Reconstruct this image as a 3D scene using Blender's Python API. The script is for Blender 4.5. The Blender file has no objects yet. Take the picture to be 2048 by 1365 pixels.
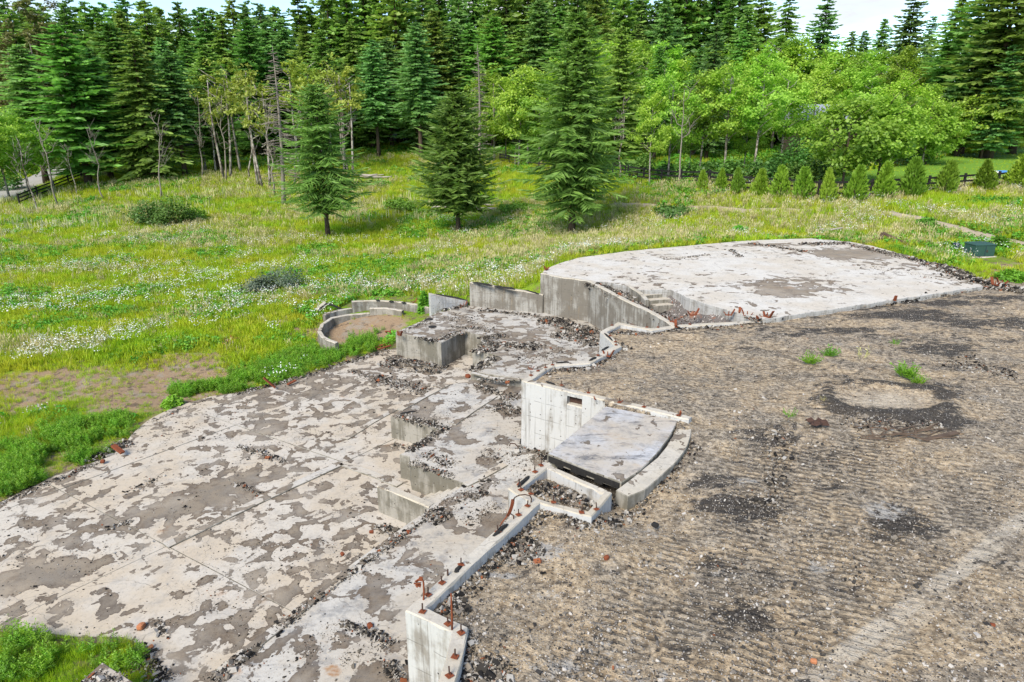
import bpy, bmesh, math
import numpy as np
from mathutils import Vector, Matrix
from mathutils.geometry import delaunay_2d_cdt

# ------------------------------------------------------------------ camera, sky, sun, exposure
SC = bpy.context.scene
COL = SC.collection
CAMH, FPX, HORIZON = 6.5, 1365.33, 235.0
PITCH = math.atan((682.5 - HORIZON) / FPX)
cam_data = bpy.data.cameras.new("camera"); cam = bpy.data.objects.new("camera", cam_data); COL.objects.link(cam)
cam_data.sensor_width = 36.0; cam_data.lens = 36.0 * FPX / 2048.0
cam_data.clip_start = 0.1; cam_data.clip_end = 3000.0
cam.location = (0, 0, CAMH); cam.rotation_euler = (math.pi / 2 - PITCH, 0, 0)
SC.camera = cam

SUN_EL, SUN_AZ = math.radians(42), math.radians(210)      # azimuth clockwise from +Y: the sun stands left behind the camera
world = bpy.data.worlds.new("World"); SC.world = world; world.use_nodes = True
wn = world.node_tree; wn.nodes.clear()
sky = wn.nodes.new("ShaderNodeTexSky"); sky.sky_type = 'NISHITA'; sky.sun_disc = False
sky.sun_elevation = SUN_EL; sky.sun_rotation = SUN_AZ; sky.air_density = 1.0; sky.dust_density = 0.05; sky.ozone_density = 3.5
wtc = wn.nodes.new("ShaderNodeTexCoord")
wmap = wn.nodes.new("ShaderNodeMapping"); wmap.inputs['Scale'].default_value = (1.0, 1.0, 3.2); wmap.inputs['Location'].default_value = (0.9, 1.3, 0.1)
wnoise = wn.nodes.new("ShaderNodeTexNoise"); wnoise.inputs['Scale'].default_value = 2.6; wnoise.inputs['Detail'].default_value = 7; wnoise.inputs['Roughness'].default_value = 0.55
wramp = wn.nodes.new("ShaderNodeMapRange"); wramp.interpolation_type = 'SMOOTHSTEP'
wramp.inputs['From Min'].default_value = 0.50; wramp.inputs['From Max'].default_value = 0.62
wmix = wn.nodes.new("ShaderNodeMix"); wmix.data_type = 'RGBA'
wmix.inputs[7].default_value = (3.6, 3.65, 3.75, 1)
wbg = wn.nodes.new("ShaderNodeBackground"); wbg.inputs['Strength'].default_value = 0.072
wout = wn.nodes.new("ShaderNodeOutputWorld")
wn.links.new(wtc.outputs['Generated'], wmap.inputs['Vector']); wn.links.new(wmap.outputs[0], wnoise.inputs['Vector'])
wn.links.new(wnoise.outputs['Fac'], wramp.inputs['Value']); wn.links.new(wramp.outputs[0], wmix.inputs[0])
wn.links.new(sky.outputs[0], wmix.inputs[6]); wn.links.new(wmix.outputs[2], wbg.inputs['Color']); wn.links.new(wbg.outputs[0], wout.inputs[0])

sun_data = bpy.data.lights.new("sun", 'SUN'); sun_data.energy = 1.7; sun_data.angle = math.radians(24); sun_data.color = (1.0, 0.925, 0.80)
sun = bpy.data.objects.new("sun", sun_data); COL.objects.link(sun)
_sd = Vector((math.sin(SUN_AZ) * math.cos(SUN_EL), math.cos(SUN_AZ) * math.cos(SUN_EL), math.sin(SUN_EL)))
sun.rotation_euler = (-_sd).to_track_quat('-Z', 'Y').to_euler()

SC.view_settings.view_transform = 'Standard'; SC.view_settings.look = 'None'
SC.view_settings.gamma = 1.0; SC.view_settings.exposure = 1.8
SC.view_settings.use_curve_mapping = False
SC.render.engine = 'CYCLES'
SC.cycles.max_bounces = 6; SC.cycles.diffuse_bounces = 3; SC.cycles.transmission_bounces = 4

# ------------------------------------------------------------------ helpers: projection, noise, meshes
_f = np.array([0, math.cos(PITCH), -math.sin(PITCH)]); _u = np.array([0, math.sin(PITCH), math.cos(PITCH)]); _r = np.array([1.0, 0, 0])
def ray(px, py): return _f * FPX + _r * (px - 1024) + _u * (682.5 - py)
def P(px, py, z):                                   # the point of the photograph on the level z
    d = ray(px, py); t = (z - CAMH) / d[2]
    return np.array([d[0] * t, d[1] * t, z])
def PL(pts, z): return [tuple(P(x, y, z)[:2]) for x, y in pts]
def PD(px, py, dist):                               # the point of a sight line at the distance y = dist
    d = ray(px, py); t = dist / d[1]
    return np.array([d[0] * t, dist, CAMH + d[2] * t])

RNG = np.random.default_rng(7)
def _hash(ix, iy, seed):
    h = (ix.astype(np.int64) * 374761393 + iy.astype(np.int64) * 668265263 + seed * 974634777) & 0x7fffffff
    h = ((h ^ (h >> 13)) * 1274126177) & 0x7fffffff
    return ((h ^ (h >> 16)) & 0xffff) / 65535.0
def vnoise(x, y, seed=0):
    x = np.asarray(x, float); y = np.asarray(y, float)
    ix = np.floor(x); iy = np.floor(y); fx = x - ix; fy = y - iy
    fx = fx * fx * (3 - 2 * fx); fy = fy * fy * (3 - 2 * fy)
    a = _hash(ix, iy, seed); b = _hash(ix + 1, iy, seed); c = _hash(ix, iy + 1, seed); d = _hash(ix + 1, iy + 1, seed)
    return (a * (1 - fx) + b * fx) * (1 - fy) + (c * (1 - fx) + d * fx) * fy
def fbm(x, y, scale=1.0, octs=4, seed=0):
    x = np.asarray(x, float) * scale; y = np.asarray(y, float) * scale
    s = 0; a = 0.5; tot = 0
    for o in range(octs):
        s = s + a * vnoise(x, y, seed + o * 17); tot += a; a *= 0.5; x = x * 2.03 + 11.3; y = y * 2.03 + 5.7
    return s / tot
def sstep(a, b, v): 
    t = np.clip((v - a) / (b - a), 0, 1); return t * t * (3 - 2 * t)

def inside(poly, x, y):
    x = np.asarray(x, float); y = np.asarray(y, float); res = np.zeros(x.shape, bool)
    n = len(poly)
    for i in range(n):
        x1, y1 = poly[i]; x2, y2 = poly[(i + 1) % n]
        if y1 == y2: continue
        c = ((y1 > y) != (y2 > y)) & (x < (x2 - x1) * (y - y1) / (y2 - y1) + x1)
        res ^= c
    return res
def edge_dist(poly, x, y, closed=True):
    x = np.asarray(x, float); y = np.asarray(y, float); best = np.full(x.shape, 1e9)
    n = len(poly)
    for i in range(n if closed else n - 1):
        ax, ay = poly[i]; bx, by = poly[(i + 1) % n]
        dx, dy = bx - ax, by - ay; L = dx * dx + dy * dy + 1e-12
        t = np.clip(((x - ax) * dx + (y - ay) * dy) / L, 0, 1)
        best = np.minimum(best, np.hypot(x - ax - t * dx, y - ay - t * dy))
    return best

def mesh_np(name, verts, faces, mats=(), smooth=False):
    """verts (n,3); faces = (m,k) array, or list of arrays with equal k."""
    me = bpy.data.meshes.new(name)
    verts = np.asarray(verts, np.float32)
    fl = faces if isinstance(faces, list) else [faces]
    fl = [np.asarray(f, np.int32) for f in fl if len(f)]
    loops = np.concatenate([f.ravel() for f in fl]); tot = np.concatenate([np.full(len(f), f.shape[1], np.int32) for f in fl])
    start = np.concatenate([[0], np.cumsum(tot)[:-1]]).astype(np.int32)
    me.vertices.add(len(verts)); me.vertices.foreach_set("co", verts.ravel())
    me.loops.add(len(loops)); me.loops.foreach_set("vertex_index", loops)
    me.polygons.add(len(tot)); me.polygons.foreach_set("loop_start", start); me.polygons.foreach_set("loop_total", tot)
    if smooth: me.polygons.foreach_set("use_smooth", np.ones(len(tot), bool))
    me.update(calc_edges=True)
    for m in mats: me.materials.append(m)
    return me
def set_attr(me, name, vals, domain='POINT'):
    a = me.attributes.new(name, 'FLOAT', domain); a.data.foreach_set("value", np.asarray(vals, np.float32))
def obj(name, me, parent=None, loc=None):
    o = bpy.data.objects.new(name, me); COL.objects.link(o)
    if parent is not None: o.parent = parent
    if loc is not None: o.location = loc
    return o
def tag(o, label, cat, group=None):
    o['label'] = label; o['category'] = cat
    if group: o['group'] = group
    return o
def struct(o): o['kind'] = 'structure'; return o
def stuff(o, label=None):
    o['kind'] = 'stuff'
    if label: o['label'] = label
    return o
def thing(name, label, cat, loc=(0, 0, 0), rotz=0.0, group=None):
    o = bpy.data.objects.new(name, None); COL.objects.link(o); o.empty_display_size = 0.3
    o.location = loc; o.rotation_euler = (0, 0, rotz)
    return tag(o, label, cat, group)

class MB:
    """collects shapes for ONE mesh"""
    def __init__(s): s.v = []; s.f = []; s.n = 0
    def add(s, v, f): 
        s.v += [tuple(p) for p in v]; s.f += [tuple(i + s.n for i in q) for q in f]; s.n += len(v)
    def box(s, c, size, rot=None):
        hx, hy, hz = size[0] / 2, size[1] / 2, size[2] / 2
        v = [Vector((sx * hx, sy * hy, sz * hz)) for sx in (-1, 1) for sy in (-1, 1) for sz in (-1, 1)]
        if rot is not None: v = [rot @ p for p in v]
        v = [p + Vector(c) for p in v]
        s.add(v, [(0, 1, 3, 2), (4, 6, 7, 5), (0, 4, 5, 1), (2, 3, 7, 6), (0, 2, 6, 4), (1, 5, 7, 3)]); return s
    def tube(s, pts, radii, k=7, cap=True):
        pts = [Vector(p) for p in pts]; n = len(pts)
        if not hasattr(radii, '__len__'): radii = [radii] * n
        v = []; f = []; ref = None
        for i, p in enumerate(pts):
            d = (pts[min(i + 1, n - 1)] - pts[max(i - 1, 0)]); d = d.normalized() if d.length > 1e-9 else Vector((0, 0, 1))
            if ref is None: ref = Vector((1, 0, 0)) if abs(d.x) < .8 else Vector((0, 1, 0))
            a = (ref - d * ref.dot(d)).normalized(); b = d.cross(a); ref = a
            for j in range(k):
                t = 2 * math.pi * j / k; v.append(p + (a * math.cos(t) + b * math.sin(t)) * radii[i])
        for i in range(n - 1):
            for j in range(k):
                f.append((i * k + j, i * k + (j + 1) % k, (i + 1) * k + (j + 1) % k, (i + 1) * k + j))
        if cap: f += [tuple(range(k - 1, -1, -1)), tuple((n - 1) * k + j for j in range(k))]
        s.add(v, f); return s
    def bar(s, a, b, w, h, up=(0, 0, 1)):
        a = Vector(a); b = Vector(b); d = (b - a); L = d.length; d.normalize(); up = Vector(up)
        sd = d.cross(up); sd = sd.normalized() if sd.length > 1e-6 else Vector((1, 0, 0)); u2 = sd.cross(d)
        v = [p + sd * sx * w / 2 + u2 * sz * h / 2 for p in (a, b) for sx in (-1, 1) for sz in (-1, 1)]
        s.add(v, [(0, 1, 3, 2), (4, 6, 7, 5), (0, 4, 5, 1), (2, 3, 7, 6), (0, 2, 6, 4), (1, 5, 7, 3)]); return s
    def mesh(s, name, mat, smooth=False, bevel=0.0):
        me = bpy.data.meshes.new(name); me.from_pydata(s.v, [], s.f); 
        bm = bmesh.new(); bm.from_mesh(me); bmesh.ops.recalc_face_normals(bm, faces=bm.faces[:])
        if bevel > 0: bmesh.ops.bevel(bm, geom=bm.edges[:], offset=bevel, segments=1, affect='EDGES', clamp_overlap=True)
        bm.to_mesh(me); bm.free()
        me.materials.append(mat)
        if smooth: me.polygons.foreach_set("use_smooth", np.ones(len(me.polygons), bool))
        return me
    def build(s, name, mat, parent=None, loc=None, smooth=False, bevel=0.0): return obj(name, s.mesh(name, mat, smooth, bevel), parent, loc)

# ------------------------------------------------------------------ materials
class MT:
    def __init__(s, name):
        s.m = bpy.data.materials.new(name); s.m.use_nodes = True; s.nt = s.m.node_tree; s.nt.nodes.clear()
        s.out = s.nt.nodes.new("ShaderNodeOutputMaterial")
    def n(s, t, ins=None, **props):
        nd = s.nt.nodes.new(t)
        for k, v in props.items(): setattr(nd, k, v)
        for k, v in (ins or {}).items():
            if isinstance(v, bpy.types.NodeSocket): s.nt.links.new(v, nd.inputs[k])
            else: nd.inputs[k].default_value = v
        return nd
    def noise(s, vec, scale, detail=4, rough=0.55, dist=0.0):
        return s.n("ShaderNodeTexNoise", {'Vector': vec, 'Scale': scale, 'Detail': detail, 'Roughness': rough, 'Distortion': dist}).outputs['Fac']
    def rng(s, v, a, b, c=0.0, d=1.0, smooth=True):
        return s.n("ShaderNodeMapRange", {'Value': v, 'From Min': a, 'From Max': b, 'To Min': c, 'To Max': d}, interpolation_type='SMOOTHSTEP' if smooth else 'LINEAR').outputs[0]
    def mix(s, fac, a, b, blend='MIX'):
        nd = s.n("ShaderNodeMix", {0: fac}, data_type='RGBA', blend_type=blend)
        for k, v in ((6, a), (7, b)):
            if isinstance(v, bpy.types.NodeSocket): s.nt.links.new(v, nd.inputs[k])
            else: nd.inputs[k].default_value = (*v[:3], 1)
        return nd.outputs[2]
    def math(s, op, a, b=0.0, c=0.0): return s.n("ShaderNodeMath", {0: a, 1: b, 2: c}, operation=op).outputs[0]
    def pos(s): return s.n("ShaderNodeNewGeometry").outputs['Position']
    def attr(s, name): return s.n("ShaderNodeAttribute", attribute_name=name).outputs['Fac']
    def mapping(s, vec, scale=(1, 1, 1), rot=(0, 0, 0), loc=(0, 0, 0)):
        return s.n("ShaderNodeMapping", {'Vector': vec, 'Scale': scale, 'Rotation': rot, 'Location': loc}).outputs[0]
    def bump(s, h, strength=0.4, dist=0.02, normal=None):
        ins = {'Height': h, 'Strength': strength, 'Distance': dist}
        if normal is not None: ins['Normal'] = normal
        return s.n("ShaderNodeBump", ins).outputs[0]
    def ramp(s, fac, stops, interp='LINEAR'):
        nd = s.n("ShaderNodeValToRGB", {'Fac': fac}); cr = nd.color_ramp; cr.interpolation = interp
        while len(cr.elements) < len(stops): cr.elements.new(0.5)
        for e, (p, c) in zip(cr.elements, stops): e.position = p; e.color = (*c, 1)
        return nd.outputs[0]
    def finish(s, col, rough=0.9, normal=None, metal=0.0, spec=0.25):
        ins = {'Roughness': rough, 'Metallic': metal, 'Specular IOR Level': spec}
        b = s.n("ShaderNodeBsdfPrincipled", ins)
        if isinstance(col, bpy.types.NodeSocket): s.nt.links.new(col, b.inputs['Base Color'])
        else: b.inputs['Base Color'].default_value = (*col, 1)
        if normal is not None: s.nt.links.new(normal, b.inputs['Normal'])
        s.nt.links.new(b.outputs[0], s.out.inputs[0]); return s.m

def plain(name, col, rough=0.8, var=0.3, scale=8.0, metal=0.0, bump=0.2):
    m = MT(name); p = m.n("ShaderNodeTexCoord").outputs['Object']; n1 = m.noise(p, scale, 5)
    c = m.mix(n1, [x * (1 - var) for x in col], [min(1, x * (1 + var)) for x in col])
    return m.finish(c, rough, m.bump(m.noise(p, scale * 3, 4), bump, 0.01), metal)

def foliage(name, dark, light, trans=0.35, inst=False, tip=None, hue=0.04, yellow=None):
    m = MT(name)
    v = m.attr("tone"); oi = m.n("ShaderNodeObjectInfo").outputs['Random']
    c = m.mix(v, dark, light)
    pn = m.noise(m.pos(), 0.35, 3)
    if yellow is not None: c = m.mix(m.rng(m.math('ADD', m.math('MULTIPLY', pn, 0.7), m.math('MULTIPLY', oi, 0.3)), 0.42, 0.62), c, m.mix(v, [x * .6 for x in yellow], yellow))
    hs = m.n("ShaderNodeHueSaturation", {'Hue': m.rng(oi, 0, 1, 0.5 - hue, 0.5 + hue, False), 'Saturation': 1.0, 'Value': m.rng(m.math('FRACT', m.math('MULTIPLY', oi, 7.31)), 0, 1, 0.75, 1.25, False), 'Color': c}).outputs[0]
    d = m.n("ShaderNodeBsdfDiffuse", {'Color': hs}); t = m.n("ShaderNodeBsdfTranslucent", {'Color': m.mix(0.5, hs, m.mix(1.0, hs, (1.0, 1.15, 0.45), 'MULTIPLY'))})
    mx = m.n("ShaderNodeMixShader", {0: trans, 1: d.outputs[0], 2: t.outputs[0]})
    g = m.n("ShaderNodeBsdfGlossy", {'Color': (1, 1, 1, 1), 'Roughness': 0.55}); mx2 = m.n("ShaderNodeMixShader", {0: 0.025, 1: mx.outputs[0], 2: g.outputs[0]})
    m.nt.links.new(mx2.outputs[0], m.out.inputs[0]); return m.m

def slab_mat(name, mud=0.5, grey=0.3, seed=0.0, blobs=(), rustspots=0.0, cream=(.68, .585, .455), white=(.72, .67, .59), dim=.67, scale=2.35, soot=0.0):
    """old pale floor concrete under dried mud"""
    m = MT(name); p = m.mapping(m.pos(), loc=(seed, seed * .37, 0)); p0 = m.pos()
    warp = m.noise(p, scale, 4, 0.52, 0.45)
    fine = m.noise(p, 9.0, 4, 0.65)
    big = m.noise(p, 0.16, 2)
    fld = m.math('ADD', m.math('MULTIPLY', warp, 0.84), m.math('MULTIPLY', fine, 0.16))
    fld = m.math('ADD', fld, m.math('MULTIPLY', m.math('SUBTRACT', big, 0.5), 0.35))
    for (cx, cy, rx, ry, rot, amt) in blobs:
        q = m.n("ShaderNodeVectorMath", {0: p0, 1: (cx, cy, 0)}, operation='SUBTRACT').outputs[0]
        q = m.n("ShaderNodeVectorRotate", {'Vector': q, 'Angle': -rot}, rotation_type='Z_AXIS').outputs[0]
        q = m.n("ShaderNodeVectorMath", {0: q, 1: (1 / rx, 1 / ry, 0)}, operation='MULTIPLY').outputs[0]
        L = m.n("ShaderNodeVectorMath", {0: q}, operation='LENGTH').outputs['Value']
        fld = m.math('ADD', fld, m.rng(L, 1.5, 0.4, 0, amt))
    base = m.mix(m.rng(m.noise(p, 0.55, 5, 0.6), 0.4, 0.6), cream, white)
    base = m.mix(m.rng(m.noise(m.mapping(p, (1, 1, 1), (0, 0, .9), (4, 2, 0)), 1.7, 6, 0.7), 0.52, 0.66, 0, grey), base, (.34, .335, .33))
    base = m.mix(m.rng(m.noise(p, 12, 6, 0.75), 0.48, 0.7, 0, 0.55), base, (.42, .36, .29))
    th = 0.635 - 0.25 * mud
    sft = m.rng(m.noise(m.mapping(p, loc=(2, 8, 0)), 0.9, 3), .52, .70, .012, .06)
    edge = m.n('ShaderNodeMapRange', {'Value': fld, 'From Min': th, 'From Max': m.math('ADD', sft, th)}, interpolation_type='SMOOTHSTEP').outputs[0]
    rim = m.math('MULTIPLY', m.rng(fld, th - .004, th + .012), m.rng(fld, th + .05, th + .014))
    inner = m.rng(fld, th, th + 0.16)
    mudc = m.mix(inner, (.215, .162, .115), (.35, .285, .21))
    mudc = m.mix(m.rng(m.noise(p, 2.4, 4), 0.45, 0.6, 0, .4), mudc, (.235, .21, .18))
    mudc = m.mix(m.rng(m.noise(p, 30, 3, .7), 0.56, 0.68, 0, .7), mudc, (.10, .09, .08))
    tonal = m.rng(m.noise(m.mapping(p, loc=(12, 1, 0)), .75, 4, .65), .34, .56, .70, 1.0)
    c = m.mix(m.math('MULTIPLY', edge, tonal), base, mudc)
    c = m.mix(m.math('MULTIPLY', rim, .35), c, (.13, .105, .085))
    soft = m.rng(m.noise(m.mapping(p, loc=(9, 3, 0)), 0.7, 6, 0.7), 0.52, 0.76, 0, 0.35 * mud)
    c = m.mix(soft, c, (.33, .285, .235)); c = m.mix(m.rng(m.noise(m.mapping(p, loc=(3, 17, 0)), 1.9, 7, .75, .5), .50, .72, 0, .38), c, (.36, .335, .30))
    if soot > 0:
        sn = m.noise(m.mapping(p, (1.0, 2.6, 1), (0, 0, .35), (21, 5, 0)), 1.5, 7, .72, .4)
        c = m.mix(m.rng(sn, .50, .68, 0, soot), c, m.mix(m.noise(p, 3, 3), (.13, .135, .155), (.24, .235, .235)))
        c = m.mix(m.rng(m.noise(m.mapping(p, (1, 2.2, 1), (0, 0, .35), (44, 5, 0)), 1.1, 5, .65), .56, .68, 0, soot * .5), c, (.62, .46, .30))
    speck = m.rng(m.noise(p, 22, 2, .6), 0.70, 0.74)
    c = m.mix(m.math('MULTIPLY', speck, .8), c, (.06, .055, .05))
    if rustspots > 0:
        r = m.rng(m.noise(m.mapping(p, loc=(31, 7, 0)), 0.8, 5, .6), 0.66, 0.74, 0, rustspots)
        c = m.mix(r, c, m.mix(m.noise(p, 5, 4), (.36, .13, .04), (.55, .34, .16)))
    cr = m.n("ShaderNodeTexVoronoi", {'Vector': m.n("ShaderNodeVectorMath", {0: p, 1: m.n("ShaderNodeTexNoise", {'Vector': p, 'Scale': 2.0}).outputs['Color']}, operation='ADD').outputs[0], 'Scale': .33}, feature='DISTANCE_TO_EDGE').outputs['Distance']
    c = m.mix(m.rng(cr, 0.004, 0.0, 0, .6), c, (.12, .11, .1))
    c = m.mix(1.0, c, (dim, dim, dim), 'MULTIPLY')
    h = m.math('ADD', m.math('MULTIPLY', edge, .25), m.math('MULTIPLY', m.noise(p, 40, 4, .7), .35))
    return m.finish(c, 0.92, m.bump(h, 0.55, 0.02))

def wall_mat(name, light=(.60, .60, .60), dark=(.33, .315, .29), stain=0.5, seed=0.0, boards=1.0):
    """board-marked foundation wall: form joints, snap-tie holes, rain streaks. UV = metres along the wall and height"""
    m = MT(name); uv = m.n("ShaderNodeUVMap").outputs[0]; p = m.mapping(m.pos(), loc=(seed, 0, seed))
    sx = m.n("ShaderNodeSeparateXYZ", {0: uv}); u, v = sx.outputs[0], sx.outputs[1]
    streak = m.noise(m.mapping(uv, (5.0, 0.45, 1), loc=(seed, 0, 0)), 1.0, 6, .65)
    panel = m.n("ShaderNodeTexWhiteNoise", {'W': m.math('FLOOR', m.math('MULTIPLY', u, 1 / .61))}, noise_dimensions='1D').outputs['Value']
    blot = m.noise(p, 1.3, 6, .65)
    t = m.math('ADD', m.math('MULTIPLY', streak, .45), m.math('ADD', m.math('MULTIPLY', blot, .48), m.math('MULTIPLY', panel, .07)))
    c = m.mix(m.rng(t, 0.60 - .25 * stain, 0.72 - .25 * stain), light, dark)
    c = m.mix(m.rng(m.noise(m.mapping(uv, (13, .5, 1), loc=(seed + 3, 0, 0)), 1.0, 5, .6), .54, .70, 0, .35 + .4 * stain), c, (.20, .18, .155))
    c = m.mix(m.rng(m.noise(m.mapping(p, loc=(5, 5, 5)), 2.2, 5, .7), .60, .72, 0, .5), c, (.14, .14, .12))
    c = m.mix(m.rng(m.noise(m.mapping(uv, (3, .5, 1), loc=(seed + 8, 0, 0)), 1.0, 3), .68, .74, 0, .3 * stain), c, (.42, .27, .12))
    fu = m.math('ABSOLUTE', m.math('SUBTRACT', m.math('FRACT', m.math('MULTIPLY', u, 1 / .61)), .5)); fv = m.math('ABSOLUTE', m.math('SUBTRACT', m.math('FRACT', m.math('MULTIPLY', v, 1 / .46)), .5))
    brk = m.rng(m.noise(uv, 3.0, 3), .42, .55)
    seam_v = m.math('MULTIPLY', m.rng(fu, .482, .494), boards)
    seam_h = m.math('MULTIPLY', m.rng(fv, .478, .49), brk)
    seam = m.math('MAXIMUM', seam_v, seam_h)
    c = m.mix(m.math('MULTIPLY', seam, .5), c, (.15, .14, .125))
    tu = m.math('ABSOLUTE', m.math('SUBTRACT', m.math('FRACT', m.math('MULTIPLY', u, 1 / .305)), .5))
    tie = m.rng(m.math('SQRT', m.math('ADD', m.math('POWER', m.math('MULTIPLY', tu, .305), 2.0), m.math('POWER', m.math('MULTIPLY', m.math('SUBTRACT', fv, .25), .46), 2.0))), .017, .011)
    tie = m.math('MULTIPLY', tie, m.rng(m.noise(uv, 4.7, 2), .50, .54))
    c = m.mix(tie, c, (.035, .03, .028))
    c = m.mix(1.0, c, (.68, .665, .64), 'MULTIPLY')
    h = m.math('SUBTRACT', m.math('MULTIPLY', m.noise(p, 26, 5, .7), .4), m.math('ADD', m.math('MULTIPLY', seam, .4), tie))
    return m.finish(c, .9, m.bump(h, .5, .02))

def ground_mat():
    """the bulldozed burn site: beige fill, grey gravel, char and white ash, cleat marks of a tracked machine"""
    m = MT("burnt_gravel"); p = m.pos()
    char = m.attr("char"); ash = m.attr("ash"); tan = m.attr("tan"); trk = m.attr("track"); pale = m.attr("pale")
    n_mid = m.noise(p, 1.3, 6, .65); n_f = m.noise(p, 9, 6, .72); n_ff = m.noise(p, 34, 4, .75)
    st = m.noise(m.mapping(p, (1.0, 2.6, 1), (0, 0, .22)), 2.6, 6, .72, .8)
    beige = m.mix(m.rng(n_f, .32, .66), (.22, .165, .105), (.58, .475, .335)); grey = m.mix(m.rng(n_f, .32, .68), (.095, .08, .062), (.48, .415, .325))
    t = m.math('ADD', m.math('MULTIPLY', n_mid, .85), m.math('MULTIPLY', st, .15))
    c = m.mix(m.math('ADD', m.rng(t, .42, .58, -.1, .8), m.math('ADD', m.math('MULTIPLY', tan, .7), m.rng(m.noise(m.mapping(p, loc=(1, 6, 0)), .33, 4, .6), .42, .6, -.25, .35))), grey, beige)
    dk = m.rng(m.math('ADD', m.math('MULTIPLY', m.noise(p, 4.2, 7, .78, .5), .85), m.math('MULTIPLY', st, .15)), .51, .58)
    c = m.mix(m.math('MULTIPLY', dk, .5), c, (.065, .055, .046))
    c = m.mix(1.0, c, (1.0, .965, .92), 'MULTIPLY')
    # cleat marks: dark ash and groove shade put into the colour
    sw = m.n("ShaderNodeSeparateXYZ", {0: m.mapping(p, (1, 1, 1), (0, 0, .40))}); w = sw.outputs[1]
    bu = m.math('ADD', m.math('MULTIPLY', sw.outputs[0], 1 / .52), m.math('MULTIPLY', m.noise(p, .5, 2), 2.2)); bnd = m.n('ShaderNodeTexWhiteNoise', {'W': m.math('FLOOR', bu)}, noise_dimensions='1D').outputs['Value']; bed = m.rng(m.math('ABSOLUTE', m.math('SUBTRACT', m.math('FRACT', bu), .5)), .48, .38)
    ph = m.math('ADD', m.math('MULTIPLY', w, 2 * math.pi / .155), m.math('ADD', m.math('MULTIPLY', bnd, 31.0), m.math('MULTIPLY', m.noise(p, 1.5, 4, .6), 4.5)))
    cleat = m.rng(m.math('ADD', m.math('SINE', ph), m.math('MULTIPLY', m.math('SUBTRACT', m.noise(p, 5, 5, .75), .5), 3.8)), -.1, .6)
    cl = m.math('MULTIPLY', m.math('MULTIPLY', m.math('MULTIPLY', cleat, bed), trk), m.rng(m.noise(m.mapping(p, loc=(3, 9, 0)), 1.1, 4, .6), .32, .5))
    c = m.mix(m.math('MULTIPLY', cl, .60), c, (.062, .052, .042))
    c = m.mix(m.math('MULTIPLY', pale, m.math('MULTIPLY', m.rng(n_f, .25, .5, .3, .8), m.rng(n_mid, .36, .56, .25, 1))), c, (.52, .46, .37))
    cm = m.rng(m.math('ADD', char, m.math('MULTIPLY', m.math('SUBTRACT', m.noise(m.mapping(p, (1, 2.0, 1), (0, 0, .2)), 2.6, 8, .78, .6), .5), 3.2)), .30, .62)
    c = m.mix(m.math('MULTIPLY', cm, .92), c, m.mix(m.rng(n_ff, .35, .7), (.010, .009, .009), (.095, .085, .075)))
    am = m.rng(m.math('ADD', ash, m.math('MULTIPLY', m.math('SUBTRACT', m.noise(p, 7, 6, .75), .5), 2.6)), .40, .85)
    c = m.mix(m.math('MULTIPLY', am, .85), c, m.mix(n_ff, (.22, .205, .18), (.58, .55, .50)))
    vr = m.n("ShaderNodeTexVoronoi", {'Vector': p, 'Scale': 26.0, 'Randomness': 1.0}); chip = m.rng(vr.outputs['Distance'], .34, .24)
    rnd = m.n("ShaderNodeSeparateColor", {0: vr.outputs['Color']}).outputs[0]
    c = m.mix(m.math('MULTIPLY', chip, m.rng(rnd, .70, .72)), c, (.52, .48, .43)); c = m.mix(m.math('MULTIPLY', chip, m.rng(rnd, .22, .20)), c, (.06, .055, .05))
    c = m.mix(m.rng(m.noise(m.mapping(p, loc=(7, 2, 0)), 1.1, 5, .7), .66, .74, 0, .55), c, (.42, .25, .11))
    h = m.math('ADD', m.math('ADD', m.math('MULTIPLY', n_f, 1.0), m.math('MULTIPLY', n_ff, .5)), m.math('SUBTRACT', m.math('MULTIPLY', chip, .4), m.math('MULTIPLY', cl, .8)))
    return m.finish(c, .95, m.bump(h, .9, .045), spec=.15)

def terrain_mat():
    m = MT("meadow_soil"); p = m.pos(); dirt = m.attr("dirt"); lawn = m.attr("lawn"); wood = m.attr("wood")
    n1 = m.noise(p, .35, 5, .6); n2 = m.noise(p, 2.5, 6, .7); n3 = m.noise(p, 14, 5, .7)
    c = m.mix(m.rng(n1, .4, .6), (.12, .22, .012), (.21, .30, .025)); c = m.mix(m.rng(n2, .45, .62), c, (.17, .15, .07)); c = m.mix(m.rng(n3, .5, .65, 0, .7), c, (.05, .055, .02))
    d = m.rng(m.math('ADD', dirt, m.math('MULTIPLY', m.math('SUBTRACT', n2, .5), 1.2)), .35, .65)
    dc = m.mix(n3, (.20, .135, .08), (.40, .285, .18)); dc = m.mix(m.rng(m.noise(p, 1.2, 6, .7), .5, .62, 0, .6), dc, (.30, .27, .22)); dc = m.mix(m.rng(n2, .54, .62, 0, .8), dc, (.11, .085, .06))
    c = m.mix(d, c, dc)
    lc = m.mix(n2, (.12, .24, .025), (.17, .30, .04)); c = m.mix(lawn, c, lc)
    wc = m.mix(n2, (.035, .05, .015), (.07, .065, .03)); c = m.mix(wood, c, wc)  # dark woods floor; below the right-hand alders this colour paints their shade
    return m.finish(c, .95, m.bump(n3, .8, .06), spec=.1)

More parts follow.
